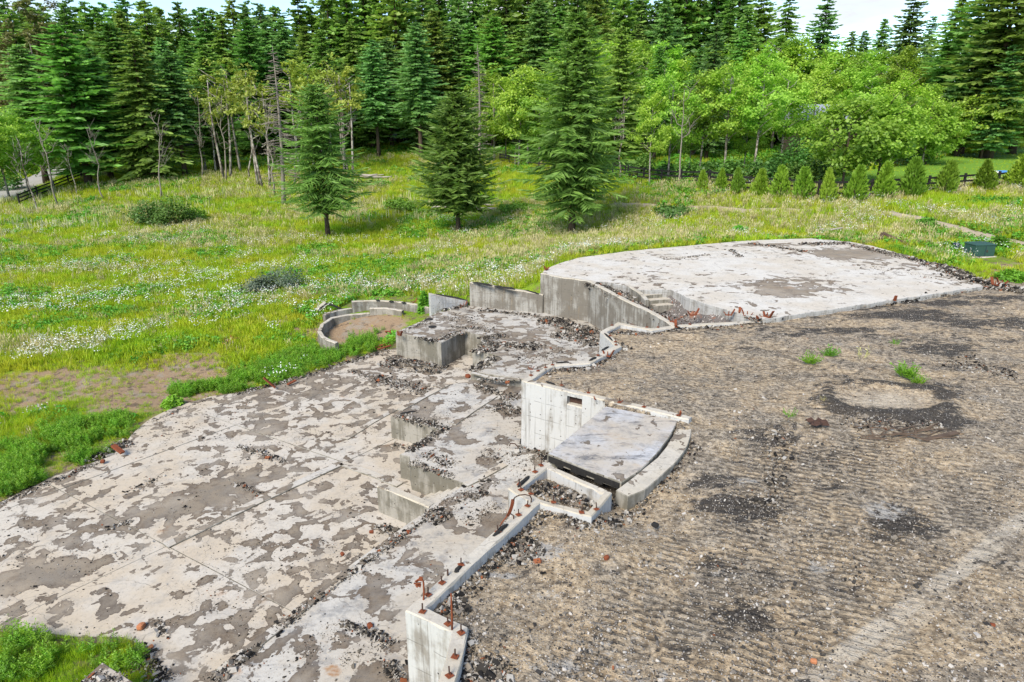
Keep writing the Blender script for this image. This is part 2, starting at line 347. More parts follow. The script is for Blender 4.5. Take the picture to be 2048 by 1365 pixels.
M_S1 = None
M_RUST = plain("rust", (.185, .052, .022), .85, .55, 22)
M_RUSTD = plain("dark_rust", (.062, .034, .025), .85, .5, 22)
M_CHAR = plain("char", (.022, .021, .02), .9, .6, 16, bump=.6)
M_BLACKPAINT = plain("black_fence_paint", (.018, .017, .017), .75, .4, 5)
M_GREENBOX = plain("green_enamel", (.030, .075, .060), .45, .18, 2.5)
M_NAVY = plain("navy_plastic", (.03, .045, .07), .5, .25, 3)
M_GREYWOOD = plain("weathered_wood", (.36, .32, .28), .9, .4, 9, bump=.5)
M_BURNTWOOD = plain("burnt_wood", (.10, .07, .05), .9, .6, 8, bump=.6)
M_BRICK = plain("orange_brick", (.42, .17, .08), .9, .3, 9, bump=.5)
M_WHITE = plain("white_sheet", (.6, .6, .59), .7, .08, 3)
M_BLUE = plain("blue_sheet", (.08, .24, .50), .6, .15, 3)
M_ROOF = plain("pale_roof", (.26, .29, .33), .6, .12, 2)
M_ROAD = plain("pale_gravel", (.33, .315, .29), .95, .25, 1.3, bump=.5)
M_PATH = plain("tan_gravel", (.36, .30, .22), .95, .3, 1.6, bump=.6)
M_BARK_D = plain("dark_bark", (.085, .062, .045), .95, .5, 5, bump=.7)
M_BARK_G = plain("grey_bark", (.23, .20, .165), .95, .45, 4, bump=.6)
def white_bark():
    m = MT("white_bark"); p = m.n("ShaderNodeTexCoord").outputs['Object']
    c = m.mix(m.rng(m.noise(m.mapping(p, (2.5, 2.5, 1.2)), 1.6, 5, .7), .42, .58), (.38, .345, .30), (.085, .065, .05))
    return m.finish(c, .9, m.bump(m.noise(p, 8, 4), .5, .02))
M_BARK_W = white_bark()
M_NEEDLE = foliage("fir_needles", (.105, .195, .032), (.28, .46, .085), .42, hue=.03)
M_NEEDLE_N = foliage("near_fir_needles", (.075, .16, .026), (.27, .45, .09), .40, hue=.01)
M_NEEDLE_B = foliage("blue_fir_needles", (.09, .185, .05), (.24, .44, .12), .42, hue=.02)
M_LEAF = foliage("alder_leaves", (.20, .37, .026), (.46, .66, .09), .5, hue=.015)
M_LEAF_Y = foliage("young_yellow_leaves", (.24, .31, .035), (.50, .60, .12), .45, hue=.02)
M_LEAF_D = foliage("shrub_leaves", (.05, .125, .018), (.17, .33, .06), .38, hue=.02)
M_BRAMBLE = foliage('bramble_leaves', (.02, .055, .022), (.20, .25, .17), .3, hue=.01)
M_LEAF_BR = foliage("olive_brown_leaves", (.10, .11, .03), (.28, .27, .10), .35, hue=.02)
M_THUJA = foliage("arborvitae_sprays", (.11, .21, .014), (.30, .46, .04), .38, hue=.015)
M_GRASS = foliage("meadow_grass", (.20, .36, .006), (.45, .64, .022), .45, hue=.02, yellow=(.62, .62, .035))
M_DRY = foliage("dry_seed_grass", (.28, .27, .08), (.58, .51, .27), .35, hue=.02)
M_BROAD = foliage("broad_weeds", (.075, .21, .012), (.21, .48, .045), .35, hue=.03)
M_HORSE = foliage("horsetail_green", (.09, .22, .010), (.24, .46, .03), .4, hue=.015)
M_DAISY = foliage("daisy_petals", (.62, .62, .60), (.85, .85, .83), .3, hue=.0)
M_MULLEIN = foliage("pale_seed_spikes", (.35, .36, .14), (.60, .60, .30), .3, hue=.01)
def chips_mat(name, stops):
    m = MT(name); r = m.n("ShaderNodeObjectInfo").outputs['Random']; c = m.ramp(r, stops, 'CONSTANT')
    c = m.mix(m.noise(m.pos(), 20, 4), m.mix(1, c, (.6, .6, .6), 'MULTIPLY'), c)
    return m.finish(c, .95, spec=.15)
M_CHIPS = chips_mat("rubble_chips", [(0, (.02, .018, .017)), (.26, (.05, .044, .037)), (.42, (.14, .12, .095)), (.58, (.25, .215, .175)), (.76, (.44, .41, .365)), (.965, (.26, .09, .04))])
M_STONES = chips_mat("gravel_stones", [(0, (.06, .055, .05)), (.22, (.17, .15, .13)), (.45, (.28, .24, .19)), (.68, (.38, .33, .27)), (.84, (.54, .50, .45)), (.995, (.26, .10, .05))])

# ------------------------------------------------------------------ levels and outlines (metres; outlines read off on their own level)
Z_M1, Z_M2, Z_S, Z_G = -1.6, -1.9, -2.6, 0.12
def mid(a, b): return ((a[0] + b[0]) / 2, (a[1] + b[1]) / 2)

# upper foundation wall: its basement-side top edge
LOWER_CURVE = PL([(868, 1400), (876, 1365), (890, 1322), (897, 1292), (903, 1264)], 0)
_c1 = PL([(810, 1221)], 0)[0]; _j = PL([(1056, 1002)], 0)[0]; _a = PL([(1016, 977)], 0)[0]; _b = PL([(1087, 924)], 0)[0]; _c = PL([(1224, 985)], 0)[0]; _d = PL([(1183, 1034)], 0)[0]
_d0 = (LOWER_CURVE[0][0] + .10, LOWER_CURVE[0][1] - .9)
CHAIN_LOW = [(_d0[0] - .25, _d0[1] - 1.2), _d0] + LOWER_CURVE + [_c1, _j]
CHAIN_UP = PL([(1043, 762), (1082, 735), (1103, 727), (1171, 722.5), (1229, 691.5), (1200, 663), (1236, 644.5), (1302, 657), (1356, 649.5), (1530, 640)], 0)
Q_END = PL([(1378, 839)], 0)[0]
P_POLY = PL([(1095, 908), (1243, 965), (1275, 945), (1298, 924), (1315, 906), (1328, 889), (1338, 876), (1346, 862), (1356, 841), (1211, 813)], -.10)
G_POLY = PL([(1081, 547), (1088, 540), (1103, 533), (1122, 526), (1155, 516), (1250, 503), (1430, 487), (1500, 481), (1620, 477), (1700, 484), (1745, 492), (1850, 522), (1960, 568), (1966, 573), (1750, 606), (1530, 639), (1455, 621), (1380, 598), (1341, 580), (1281, 580), (1223, 566)], Z_G)
W_LINE = PL([(1081, 547), (1120, 555.5), (1147, 558.5), (1178, 563), (1209, 580), (1250, 601), (1298, 621), (1349, 648)], Z_G)
def off_pts(line, d):
    """polyline offset to its right by d"""
    out = []; n = len(line)
    for i in range(n):
        p = Vector(line[i]); ds = []
        if i > 0: ds.append((p - Vector(line[i - 1])).normalized())
        if i < n - 1: ds.append((Vector(line[i + 1]) - p).normalized())
        nn = Vector((0, 0))
        for q in ds: nn += Vector((q.y, -q.x))
        nn.normalize(); k = max(.35, nn.dot(Vector((ds[0].y, -ds[0].x))))
        out.append(tuple(p + nn * (d / k)))
    return out
G_POLY = [p for p in G_POLY[1:]] + off_pts(W_LINE[:4], -.10)[::-1]
chain_low_mid = off_pts(CHAIN_LOW, .1); chain_up_mid = off_pts(CHAIN_UP, .1)
Q_LINE = [Q_END, CHAIN_UP[0]]                       # runs towards the corner, ground on its right
q_mid = off_pts(Q_LINE, .1)
a_mid = (_a[0] + .1, _a[1] + .02); b_mid = (_b[0] + .06, _b[1] - .02)
U_POLY = chain_low_mid[:-1] + [mid(_j, PL([(1078, 1002)], 0)[0]), a_mid, b_mid, P_POLY[0], P_POLY[-1]] + [tuple(PL([(1205, 797)], 0)[0])] + chain_up_mid + \
    PL([(1570, 622), (1700, 600), (1955, 560), (2120, 548)], 0) + [(38, 30), (38, 3.0), (0, 2.6)]
_low_r = [tuple(p) for p in chain_low_mid[::-1]]
M2_POLY = PL([(781, 833), (835, 801), (895, 769), (935, 764), (950, 752), (1090, 752)], Z_M2) + [CHAIN_UP[0], tuple(PL([(1205, 797)], 0)[0]), P_POLY[-1], P_POLY[0], b_mid, a_mid] + _low_r[:-1] + \
    PL([(250, 1492), (414, 1365), (795, 1069), (806, 1061), (856, 1018)], Z_M2) + PL([(862, 1011), (931, 968), (821, 931), (818, 913.5), (799, 909), (812, 903), (880, 858)], Z_M2)
M1_POLY = PL([(791, 664), (811, 669), (851, 677), (882, 687), (929, 662), (974, 676), (976, 692), (945, 698), (995, 711), (942, 743), (1000, 752), (1075, 762)], Z_M1) + \
    chain_up_mid[2:8] + off_pts(W_LINE, -.1)[::-1] + PL([(1012, 620), (940, 612)], Z_M1) + PL([(874, 625), (841, 643)], Z_M1)
S1_POLY = PL([(-160, 1085), (0, 1005), (120, 947), (215, 915), (250, 893), (262, 870), (300, 838), (335, 821), (370, 808), (420, 793), (480, 785), (520, 778), (580, 765), (640, 742), (700, 722), (792, 695)], Z_S) + \
    PL([(1000, 690), (1040, 740)], Z_S) + [(.6, 14.5), (-.2, 11.0), (-1.2, 8.3), (-1.0, 5.2), (-3.2, 5.2)] + PL([(327, 1365), (323, 1334), (290, 1296), (248, 1275), (145, 1274), (60, 1262), (0, 1258), (-200, 1275)], Z_S)

# ------------------------------------------------------------------ terrain
CTRL = [(0,1005,-2.62),(250,890,-2.64),(400,795,-2.64),(640,742,-2.6),(780,690,-2.5),(100,1300,-2.55),(300,1365,-2.6),(-300,1100,-2.7),
 (0,800,-2.65),(300,720,-2.6),(0,600,-2.75),(300,600,-2.65),(560,580,-2.5),(600,680,-2.5),(660,640,-2.35),(720,650,-2.35),(760,600,-2.0),(860,575,-1.75),(960,545,-1.05),(1060,545,-.8),(1090,530,-.2),(1160,508,-.03),(1430,478,0),(1620,470,0),(1750,482,0.02),(1960,560,0),(2048,565,0),(2200,600,0),
 (657,475,-2.5),(917,465,-2.2),(1143,470,-1.5),(800,500,-2.4),(450,500,-2.6),(150,500,-2.7),(1000,490,-1.7),
 (300,430,-2.4),(0,430,-2.6),(75,430,-2.5),(570,412,-1.9),(325,400,-1.7),(400,355,-.5),(800,300,1.8),(650,340,0),(1000,320,1.0),(1040,400,-1.0),(1250,355,1.0),(1400,380,1.2),(1630,395,1.3),(1870,390,1.4),(2048,375,1.6),(1800,430,.8),(2048,490,.3),(1350,415,.2),(1500,450,.05),(2000,310,2.6),(1700,360,1.9),(0,390,-1.6),(180,310,.5)]
_cp = [tuple(P(*c)) for c in CTRL] + [(-150,150,4),(0,150,5),(150,150,6),(0,400,22),(-300,400,18),(300,400,22),(-80,60,-2.9),(90,50,2.6),(-60,10,-3),(60,5,0),(0,-60,-1.5),(-100,-50,-3),(100,-50,0),(-20,5,-2.75),(900,900,40),(-900,900,40),(900,-100,0),(-900,-100,-4),(-500,300,6),(500,300,14)]
_cp = np.array(_cp); PLANTER = [tuple(P(a, b, -2.35)[:2]) for a, b in [(630, 700), (636, 655), (668, 628), (705, 612), (760, 606), (870, 620), (880, 648), (800, 668), (770, 672), (700, 680), (680, 700)]]; _cxy = _cp[:, :2]
_D = np.sqrt(((_cxy[:, None] - _cxy[None]) ** 2).sum(-1) + 1.0)
_nC = len(_cp); _A = np.zeros((_nC + 1, _nC + 1)); _A[:_nC, :_nC] = _D + np.eye(_nC) * .05; _A[_nC, :_nC] = 1; _A[:_nC, _nC] = 1
_W = np.linalg.solve(_A, np.append(_cp[:, 2], 0))
def T(x, y, rough=True):
    x = np.asarray(x, float); y = np.asarray(y, float); z = np.full(x.shape, _W[_nC])
    for i in range(_nC): z = z + _W[i] * np.sqrt((x - _cxy[i, 0]) ** 2 + (y - _cxy[i, 1]) ** 2 + 1.0)
    if rough: z = z + (fbm(x, y, .35, 3, 5) - .5) * .28 * sstep(14, 26, y) + (fbm(x, y, 1.7, 2, 9) - .5) * .10
    return z
def GP(px, py):
    """where a sight line of the photograph meets the terrain"""
    d = ray(px, py); ys = np.concatenate([np.arange(6, 60, .25), np.arange(60, 260, .5)])
    t = ys / d[1]; zs = CAMH + d[2] * t; tz = T(d[0] * t, ys, False)
    k = np.argmax(zs < tz) if (zs < tz).any() else len(ys) - 1
    if k > 0:
        a = zs[k - 1] - tz[k - 1]; b = tz[k] - zs[k]; w = a / (a + b + 1e-9); y = ys[k - 1] + (ys[k] - ys[k - 1]) * w
    else: y = ys[0]
    x = d[0] * y / d[1]; return np.array([x, y, float(T(np.array([x]), np.array([y]))[0])])

ROAD_L = [tuple(GP(*q)[:2]) for q in [(-120, 425), (0, 392), (60, 368), (120, 342), (165, 318), (195, 300)]]
PATH_R = [tuple(GP(*q)[:2]) for q in [(1775, 427), (1862, 447), (1950, 467), (2048, 492), (2150, 515)]]
PATH_M = [tuple(GP(*q)[:2]) for q in [(1225, 409), (1310, 413), (1386, 418), (1490, 422), (1600, 421)]]
LAWN = [tuple(GP(*q)[:2]) for q in [(1560, 378), (1700, 383), (1860, 377), (2100, 350), (2150, 300), (2048, 296), (1900, 312), (1780, 335), (1640, 350)]]
DIRT_SPOTS = [(330, 770, 2.2, .9), (120, 770, 2.2, .8), (60, 790, 1.6, .7), (370, 725, 1.2, .8), (250, 800, 1.4, .6), (720, 655, 1.3, .9), (610, 670, .8, .6), (60, 940, 1.2, .5), (170, 900, .9, .5), (640, 715, .9, .5), (470, 680, .6, .5), (1950, 545, 1.6, .5), (2040, 540, 1.5, .6), (240, 1310, .7, .35), (716, 655, 1.6, 1.0), (1560, 470, 1.2, .45), (1800, 500, 1.2, .4)]
DIRT_W = [(*P(a, b, -2.6 if a < 700 else (-2.3 if a < 800 else 0))[:2], r, k) for a, b, r, k in DIRT_SPOTS]
def dirtf(x, y):
    d = np.zeros(np.shape(x))
    for cx, cy, r, k in DIRT_W: d = np.maximum(d, k * sstep(1.5, .5, np.hypot((x - cx) / 1.4, y - cy) / r))
    e = edge_dist(S1_POLY, x, y); d = np.maximum(d, .55 * sstep(.9, .1, e))
    return d
def lawnf(x, y): return np.where(inside(LAWN, x, y), 1.0, 0.0)
def woodf(x, y):
    """forest floor: behind the tree line, drawn forward to paint shade below the alders"""
    line = np.interp(x, [-90, -45, -20, 0, 7, 11, 26, 31, 50, 90], [96, 96, 104, 100, 82, 60, 56, 76, 84, 84])
    return sstep(-3, 4, y - line)

def spaced(a, b, lo, hi, step, grow):
    c = list(np.arange(lo, hi, step)); d = step; v = c[-1]
    while v < b: d *= grow; v += d; c.append(v)
    d = step; v = c[0]
    while v > a: d *= grow; v -= d; c.insert(0, v)
    return np.array(c)
gx = spaced(-1500, 1500, -36, 34, .30, 1.09); gy = spaced(-400, 1600, 4, 62, .30, 1.07)
X, Y = np.meshgrid(gx, gy); Xf, Yf = X.ravel(), Y.ravel()
Zf = T(Xf, Yf)
near = (Xf > -30) & (Xf < 45) & (Yf > 0) & (Yf < 45); xi, yi = Xf[near], Yf[near]; zn = Zf[near]
def low(poly, grow, z):
    global zn
    k = inside(poly, xi, yi) | (edge_dist(poly, xi, yi) < grow); zn = np.where(k, np.minimum(zn, z), zn)
low(S1_POLY, .16, Z_S - .16); low(M1_POLY, .12, Z_M1 - 1.3); low(M2_POLY, .05, Z_M2 - 1.0); low(G_POLY, .05, -.14); low(U_POLY, .0, -.7)
_pit0 = PL([(1215, 575), (1281, 582), (1341, 580), (1455, 621), (1525, 641), (1356, 652), (1250, 606)], 0); low(_pit0, .4, -1.2)
Zf[near] = zn
nx, ny = len(gx), len(gy); I = np.arange(nx * ny).reshape(ny, nx)
quads = np.stack([I[:-1, :-1].ravel(), I[:-1, 1:].ravel(), I[1:, 1:].ravel(), I[1:, :-1].ravel()], 1)
me = mesh_np("meadow_ground", np.stack([Xf, Yf, Zf], 1), quads, [terrain_mat()], True)
set_attr(me, "dirt", dirtf(Xf, Yf)); set_attr(me, "lawn", lawnf(Xf, Yf)); set_attr(me, "wood", woodf(Xf, Yf))
struct(obj("meadow_ground", me))

def strip(name, line, w, mat, lift=.05, seed=0):
    pts = []
    for i in range(len(line) - 1):
        a = Vector(line[i]); b = Vector(line[i + 1]); n = max(2, int((b - a).length / .5))
        pts += [tuple(a.lerp(b, k / n)) for k in range(n)]
    pts.append(line[-1]); k = 7; V = []
    offs = [off_pts(pts, w * (j / (k - 1) - .5)) for j in range(k)]
    n = len(pts); arr = np.array(offs).transpose(1, 0, 2)
    for j in (0, k - 1): arr[:, j] += (np.stack([fbm(np.arange(n) * .7, np.full(n, j), 1, 3, seed), fbm(np.arange(n) * .7, np.full(n, j + 9), 1, 3, seed)], 1) - .5) * w * .5
    x = arr[..., 0].ravel(); y = arr[..., 1].ravel(); z = T(x, y) + lift
    zz = z.reshape(n, k); zz[:, 0] -= .09; zz[:, -1] -= .09
    I = np.arange(n * k).reshape(n, k); q = np.stack([I[:-1, :-1].ravel(), I[:-1, 1:].ravel(), I[1:, 1:].ravel(), I[1:, :-1].ravel()], 1)
    return struct(obj(name, mesh_np(name, np.stack([x, y, zz.ravel()], 1), q, [mat], True)))
strip("gravel_road", ROAD_L, 5.0, M_ROAD, .08, 2)
strip("gravel_path", PATH_R, 1.5, M_PATH, .06, 3)
strip("dry_path", PATH_M, .9, M_PATH, .06, 4)

# ------------------------------------------------------------------ floors
def densify(poly, step=.3, jit=.02, closed=True, seed=1):
    out = []; n = len(poly)
    for i in range(n if closed else n - 1):
        a = Vector(poly[i]); b = Vector(poly[(i + 1) % n]); k = max(1, int((b - a).length / step)); d = (b - a).normalized() if (b - a).length > 1e-6 else Vector((1, 0)); nn = Vector((-d.y, d.x))
        for j in range(k):
            p = a.lerp(b, j / k)
            if j: p = p + nn * float((vnoise(np.array(p.x * 3.1), np.array(p.y * 3.1), seed) - .5) * 2 * jit)
            out.append((p.x, p.y))
    if not closed: out.append(tuple(poly[-1]))
    return out
def slab(name, poly, zt, zb, mtop, mside, parent=None, jit=.02, bev=.015, step=.3):
    poly = densify(poly, step, jit)
    area = sum(poly[i][0] * poly[(i + 1) % len(poly)][1] - poly[(i + 1) % len(poly)][0] * poly[i][1] for i in range(len(poly)))
    if area < 0: poly = poly[::-1]
    n = len(poly); inn = off_pts2(poly, bev)
    bm = bmesh.new(); uvl = bm.loops.layers.uv.new("UVMap")
    vt = [bm.verts.new((*inn[i], zt)) for i in range(n)]; vm = [bm.verts.new((*poly[i], zt - bev)) for i in range(n)]; vb = [bm.verts.new((*poly[i], zb)) for i in range(n)]
    cv, _e, cf, *_x = delaunay_2d_cdt([Vector(p) for p in inn], [(i, (i + 1) % n) for i in range(n)], [], 0, 1e-5)
    tv = [bm.verts.new((v.x, v.y, zt)) for v in cv]
    cc = np.array([[sum(cv[k].x for k in f) / 3, sum(cv[k].y for k in f) / 3] for f in cf if len(f) == 3]); ok = inside(inn, cc[:, 0], cc[:, 1])
    for f, g in zip([f for f in cf if len(f) == 3], ok):
        if g:
            nf = bm.faces.new([tv[k] for k in f]); nf.material_index = 0; nf.normal_update()
            if nf.normal.z < 0: nf.normal_flip()
    for v in tv:
        if not v.link_faces: bm.verts.remove(v)
    L = 0
    for i in range(n):
        j = (i + 1) % n; e = math.hypot(poly[j][0] - poly[i][0], poly[j][1] - poly[i][1])
        for (p, q, za, zc) in ((vm, vt, zt - bev, zt), (vb, vm, zb, zt - bev)):
            f = bm.faces.new((p[i], p[j], q[j], q[i])); f.material_index = 1
            for lp, uvv in zip(f.loops, ((L, za), (L + e, za), (L + e, zc), (L, zc))): lp[uvl].uv = uvv
        L += e
    me = bpy.data.meshes.new(name); bm.to_mesh(me); bm.free(); me.materials.append(mtop); me.materials.append(mside)
    return obj(name, me, parent)
def off_pts2(poly, d):
    out = []; n = len(poly)
    for i in range(n):
        p = Vector(poly[i]); d1 = (p - Vector(poly[i - 1])); d2 = (Vector(poly[(i + 1) % n]) - p)
        if d1.length < 1e-6: d1 = d2
        if d2.length < 1e-6: d2 = d1
        d1.normalize(); d2.normalize(); nn = Vector((-d1.y - d2.y, d1.x + d2.x))
        if nn.length < 1e-4: nn = Vector((-d1.y, d1.x))
        nn.normalize(); k = max(.5, nn.dot(Vector((-d1.y, d1.x)))); out.append((p.x + nn.x * d / k, p.y + nn.y * d / k))
    return out

bl = []
for (px, py, rx, ry, rot, amt) in [(395, 1000, 1.15, .62, .35, .20), (90, 1150, 1.05, .45, .3, .20), (480, 960, .8, .4, .3, .12), (250, 1040, .8, .4, .2, .10), (520, 860, .7, .35, .3, .10)]:
    c = P(px, py, Z_S); bl.append((c[0], c[1], rx, ry, rot, amt))
M_S1 = slab_mat("lower_floor_concrete", .50, .30, 3.0, bl, .5, (.70, .59, .45), (.74, .67, .57))
M_M2 = slab_mat("main_floor_concrete", .56, .75, 17.0, (), 1.0, (.66, .585, .48), (.71, .67, .60), scale=1.5, soot=.4)
M_M1 = slab_mat("upper_floor_concrete", .56, .7, 29.0, (), .2, (.60, .54, .45), (.70, .66, .59), soot=.25)
blg = []
for (px, py, rx, ry, rot, amt) in [(1700, 507, 1.9, 1.3, 0, .33), (1600, 570, 2.2, 1.6, .3, .22), (1560, 585, 1.0, .8, 0, .16), (1540, 490, 2.4, .5, .1, .2)]:
    c = P(px, py, Z_G); blg.append((c[0], c[1], rx, ry, rot, amt))
M_GF = slab_mat("garage_floor_concrete", .16, .15, 41.0, blg, .25, (.70, .63, .53), (.76, .72, .65), dim=.74)
M_PF = slab_mat("porch_concrete", .06, .6, 53.0, (), .4, (.64, .57, .48), (.68, .68, .69), soot=.9)
M_WALL = wall_mat("foundation_concrete", (.56, .56, .55), (.30, .285, .26), .5, 0)
M_WALLB = wall_mat("white_foundation_concrete", (.66, .67, .675), (.36, .34, .31), .40, 3.3, .7)
M_WALLG = wall_mat("grey_wall_concrete", (.46, .45, .42), (.24, .22, .19), .7, 7.7)
M_WALLD = wall_mat("weathered_wall_concrete", (.44, .42, .375), (.235, .22, .18), .66, 12.1, .45)

# the big lower floor: cast in panels between sawn joints
jd = Vector(P(550, 1205, Z_S)[:2]) - Vector(P(186, 1015, Z_S)[:2]); jd.normalize(); jn = Vector((-jd.y, jd.x)); j0 = Vector(P(186, 1015, Z_S)[:2])
base = slab("lower_floor", S1_POLY, Z_S - .035, Z_S - .35, M_CHAR, M_WALLD, jit=.0, step=5); struct(base)
bm = bmesh.new(); bm.faces.new([bm.verts.new((x, y, 0)) for x, y in densify(S1_POLY, .35, .03)])
def bis(p, nrm): bmesh.ops.bisect_plane(bm, geom=bm.verts[:] + bm.edges[:] + bm.faces[:], plane_co=(p[0], p[1], 0), plane_no=(nrm[0], nrm[1], 0), dist=1e-4)
for k in (-10.4, -5.3, 0, 4.9, 9.8, 14.6): bis(j0 + jn * k, jn)
st = Vector(P(683, 928, Z_S)[:2]); sd = (Vector(P(331, 1094, Z_S)[:2]) - st).normalized(); sn = Vector((-sd.y, sd.x))
for k in (-4.6, 0, 4.6): bis(st + sn * k, sn)
bmesh.ops.split_edges(bm, edges=[e for e in bm.edges if len(e.link_faces) > 1])
panels = [[(v.co.x, v.co.y) for v in f.verts] for f in bm.faces]; bm.free()
for pl in panels:
    a = abs(sum(pl[i][0] * pl[(i + 1) % len(pl)][1] - pl[(i + 1) % len(pl)][0] * pl[i][1] for i in range(len(pl)))) / 2
    if a < .2: continue
    ar = sum(pl[i][0] * pl[(i + 1) % len(pl)][1] - pl[(i + 1) % len(pl)][0] * pl[i][1] for i in range(len(pl)))
    if ar < 0: pl = pl[::-1]
    slab("panel", off_pts2(pl, .006), Z_S + float(RNG.uniform(-.004, .004)), Z_S - .035, M_S1, M_WALLD, base, jit=0, bev=.006, step=50)
def footing(pts, z, w, h, parent):
    line = PL(pts, z); a = off_pts(line, -w / 2); b = off_pts(line, w / 2)
    return slab("footing_strip", a + b[::-1], z + h, z - .02, M_FOOT, M_WALLD, parent, jit=.012, bev=.01, step=.25)
M_FOOT = slab_mat("footing_concrete", .38, .25, 63.0, (), .1)
footing([(331, 1094), (500, 1012), (683, 928)], Z_S, .26, .035, base)
footing([(683, 928), (760, 955), (800, 972)], Z_S, .24, .035, base)
footing([(690, 880), (745, 845), (790, 820)], Z_S, .2, .03, base)

main = struct(slab("main_floor", M2_POLY, Z_M2, Z_S - .3, M_M2, M_WALLD, jit=.02))
footing([(1001, 786), (950, 818), (905, 850)], Z_M2, .24, .035, main)
footing([(895, 770), (840, 799), (800, 821)], Z_M2, .22, .03, main)
footing([(846, 1036), (700, 1142), (600, 1222), (440, 1346)], Z_M2, .20, .03, main)
footing([(930, 972), (965, 955), (1010, 930)], Z_M2, .2, .03, main)
upper = struct(slab("terrace_floor", M1_POLY, Z_M1, Z_S - .3, M_M1, M_WALLD, jit=.025))
footing([(944, 746), (985, 757), (1040, 760)], Z_M1, .16, .02, upper)
for (px, py) in ((865, 654), (858, 639)):
    c = P(px, py, Z_M1 + .012); m_ = MB(); m_.tube([(c[0], c[1], Z_M1 - .02), (c[0], c[1], Z_M1 + .02)], [.17, .17], 14); m_.build("drain_ring", M_CHAR, upper)
garage = struct(slab("garage_floor", G_POLY, Z_G, -.55, M_GF, M_WALL, jit=.05))

# ------------------------------------------------------------------ walls
def wall(name, label, line, th, zt, zb, mside, mtop=None, right=True, cat="wall", tops=None, jit=.02, parent=None, group=None):
    """a standing concrete wall: basement-side face along the line, thickness to its right"""
    line = [tuple(p) for p in line]; pts = []; src = []
    for i in range(len(line) - 1):
        a = Vector(line[i]); b = Vector(line[i + 1]); n = max(1, int((b - a).length / .16))
        for k in range(n): pts.append(tuple(a.lerp(b, k / n))); src.append(i + k / n)
    pts.append(line[-1]); src.append(len(line) - 1); n = len(pts); s = 1 if right else -1
    ch = .016
    O = {d: off_pts(pts, s * d) for d in (0, ch, th - ch, th)}
    V = []; UV = []; L = 0
    for i in range(n):
        if i: L += math.hypot(pts[i][0] - pts[i - 1][0], pts[i][1] - pts[i - 1][1])
        z = zt if tops is None else float(np.interp(src[i], range(len(line)), tops))
        cN = vnoise(np.array([L * 2.7 + 7, L * 2.7 + 77]), np.array([zt * 3.0 + 1] * 2), 8); cA, cB = [float(max(0, v - .74) * .16) for v in cN]
        j = [float(v) for v in (vnoise(np.array([L * 4.3, L * 4.3 + 50, L * 3.1 + 90]), np.array([zt * 7.0] * 3), 3) - .5) * 2 * jit]
        V += [(*O[0][i], zb), (*O[0][i], z - ch * 1.4 + j[0] - cA), (*O[ch][i], z + j[2] * .4 - cA * .5), (*O[th - ch][i], z + j[2] * .4 - cB * .5), (*O[th][i], z - ch * 1.4 + j[1] - cB), (*O[th][i], zb)]
        UV += [(L, zb), (L, z), (L, z + ch), (L + .3, z + th), (L + .3, z), (L + .3, zb)]
    F = []; MI = []
    for i in range(n - 1):
        for k in range(5):
            q = (i * 6 + k, (i + 1) * 6 + k, (i + 1) * 6 + k + 1, i * 6 + k + 1); F.append(q if right else q[::-1]); MI.append(1 if k in (1, 2, 3) else 0)
    e0 = tuple(range(0, 6)); e1 = tuple((n - 1) * 6 + k for k in range(5, -1, -1))
    F += [e0, e1] if right else [e0[::-1], e1[::-1]]; MI += [0, 0]
    me = bpy.data.meshes.new(name); me.from_pydata(V, [], F); me.polygons.foreach_set("material_index", MI)
    uvl = me.uv_layers.new(name="UVMap")
    for poly in me.polygons:
        for li in poly.loop_indices: uvl.data[li].uv = UV[me.loops[li].vertex_index]
    bm = bmesh.new(); bm.from_mesh(me); bmesh.ops.recalc_face_normals(bm, faces=bm.faces[:]); bm.to_mesh(me); bm.free()
    me.materials.append(mside); me.materials.append(mtop or M_TOP)
    o = obj(name, me, parent)
    if label: tag(o, label, cat, group); o['kind'] = 'thing'
    return o
M_TOP = slab_mat("wall_top_concrete", .05, .25, 71.0, (), .25, (.66, .585, .46), (.70, .64, .54), dim=.70)

W_LOW = wall("foundation_wall", "long pale foundation wall with rusty anchor bolts running down to the bottom edge", CHAIN_LOW + [_a], .21, 0, Z_S, M_WALLB)
W_UP = wall("foundation_wall", "zigzag foundation wall behind the porch slab running back towards the garage floor", CHAIN_UP, .2, 0, Z_M2 - .3, M_WALLB)
# the wall with the small vent opening: built round its hole
qa, qb = Vector(PL([(1136, 782)], 0)[0]), Vector(PL([(1161, 788)], 0)[0]); q0, qe = Vector(CHAIN_UP[0]), Vector(Q_END)
qdir = (qe - q0).normalized(); ta = (qa - q0).dot(qdir); tb = ta + .42
W_Q = tag(obj("foundation_wall", None), "white board-marked foundation wall with a small square vent opening near its top", "wall"); W_Q['kind'] = 'thing'
def qseg(t0, t1, z1, z0, nm): return wall(nm, None, [q0 + qdir * t1, q0 + qdir * t0], .2, z1, z0, M_WALLB, parent=W_Q)
qseg(0, ta, 0, Z_M2 - .3, "wall_section"); qseg(tb, (qe - q0).length, 0, Z_M2 - .3, "wall_section"); qseg(ta + .001, tb - .001, 0, -.12, "lintel"); qseg(ta + .001, tb - .001, -.34, Z_M2 - .3, "wall_section")
bx = MB(); c_ = q0 + qdir * (ta + .21); nrm = Vector((qdir.y, -qdir.x)); 
bk = c_ - nrm * .17; bx.bar((*(bk - qdir * .205), -.23), (*(bk + qdir * .205), -.23), .04, .21); bx.build("vent_back", M_RUSTD, W_Q)
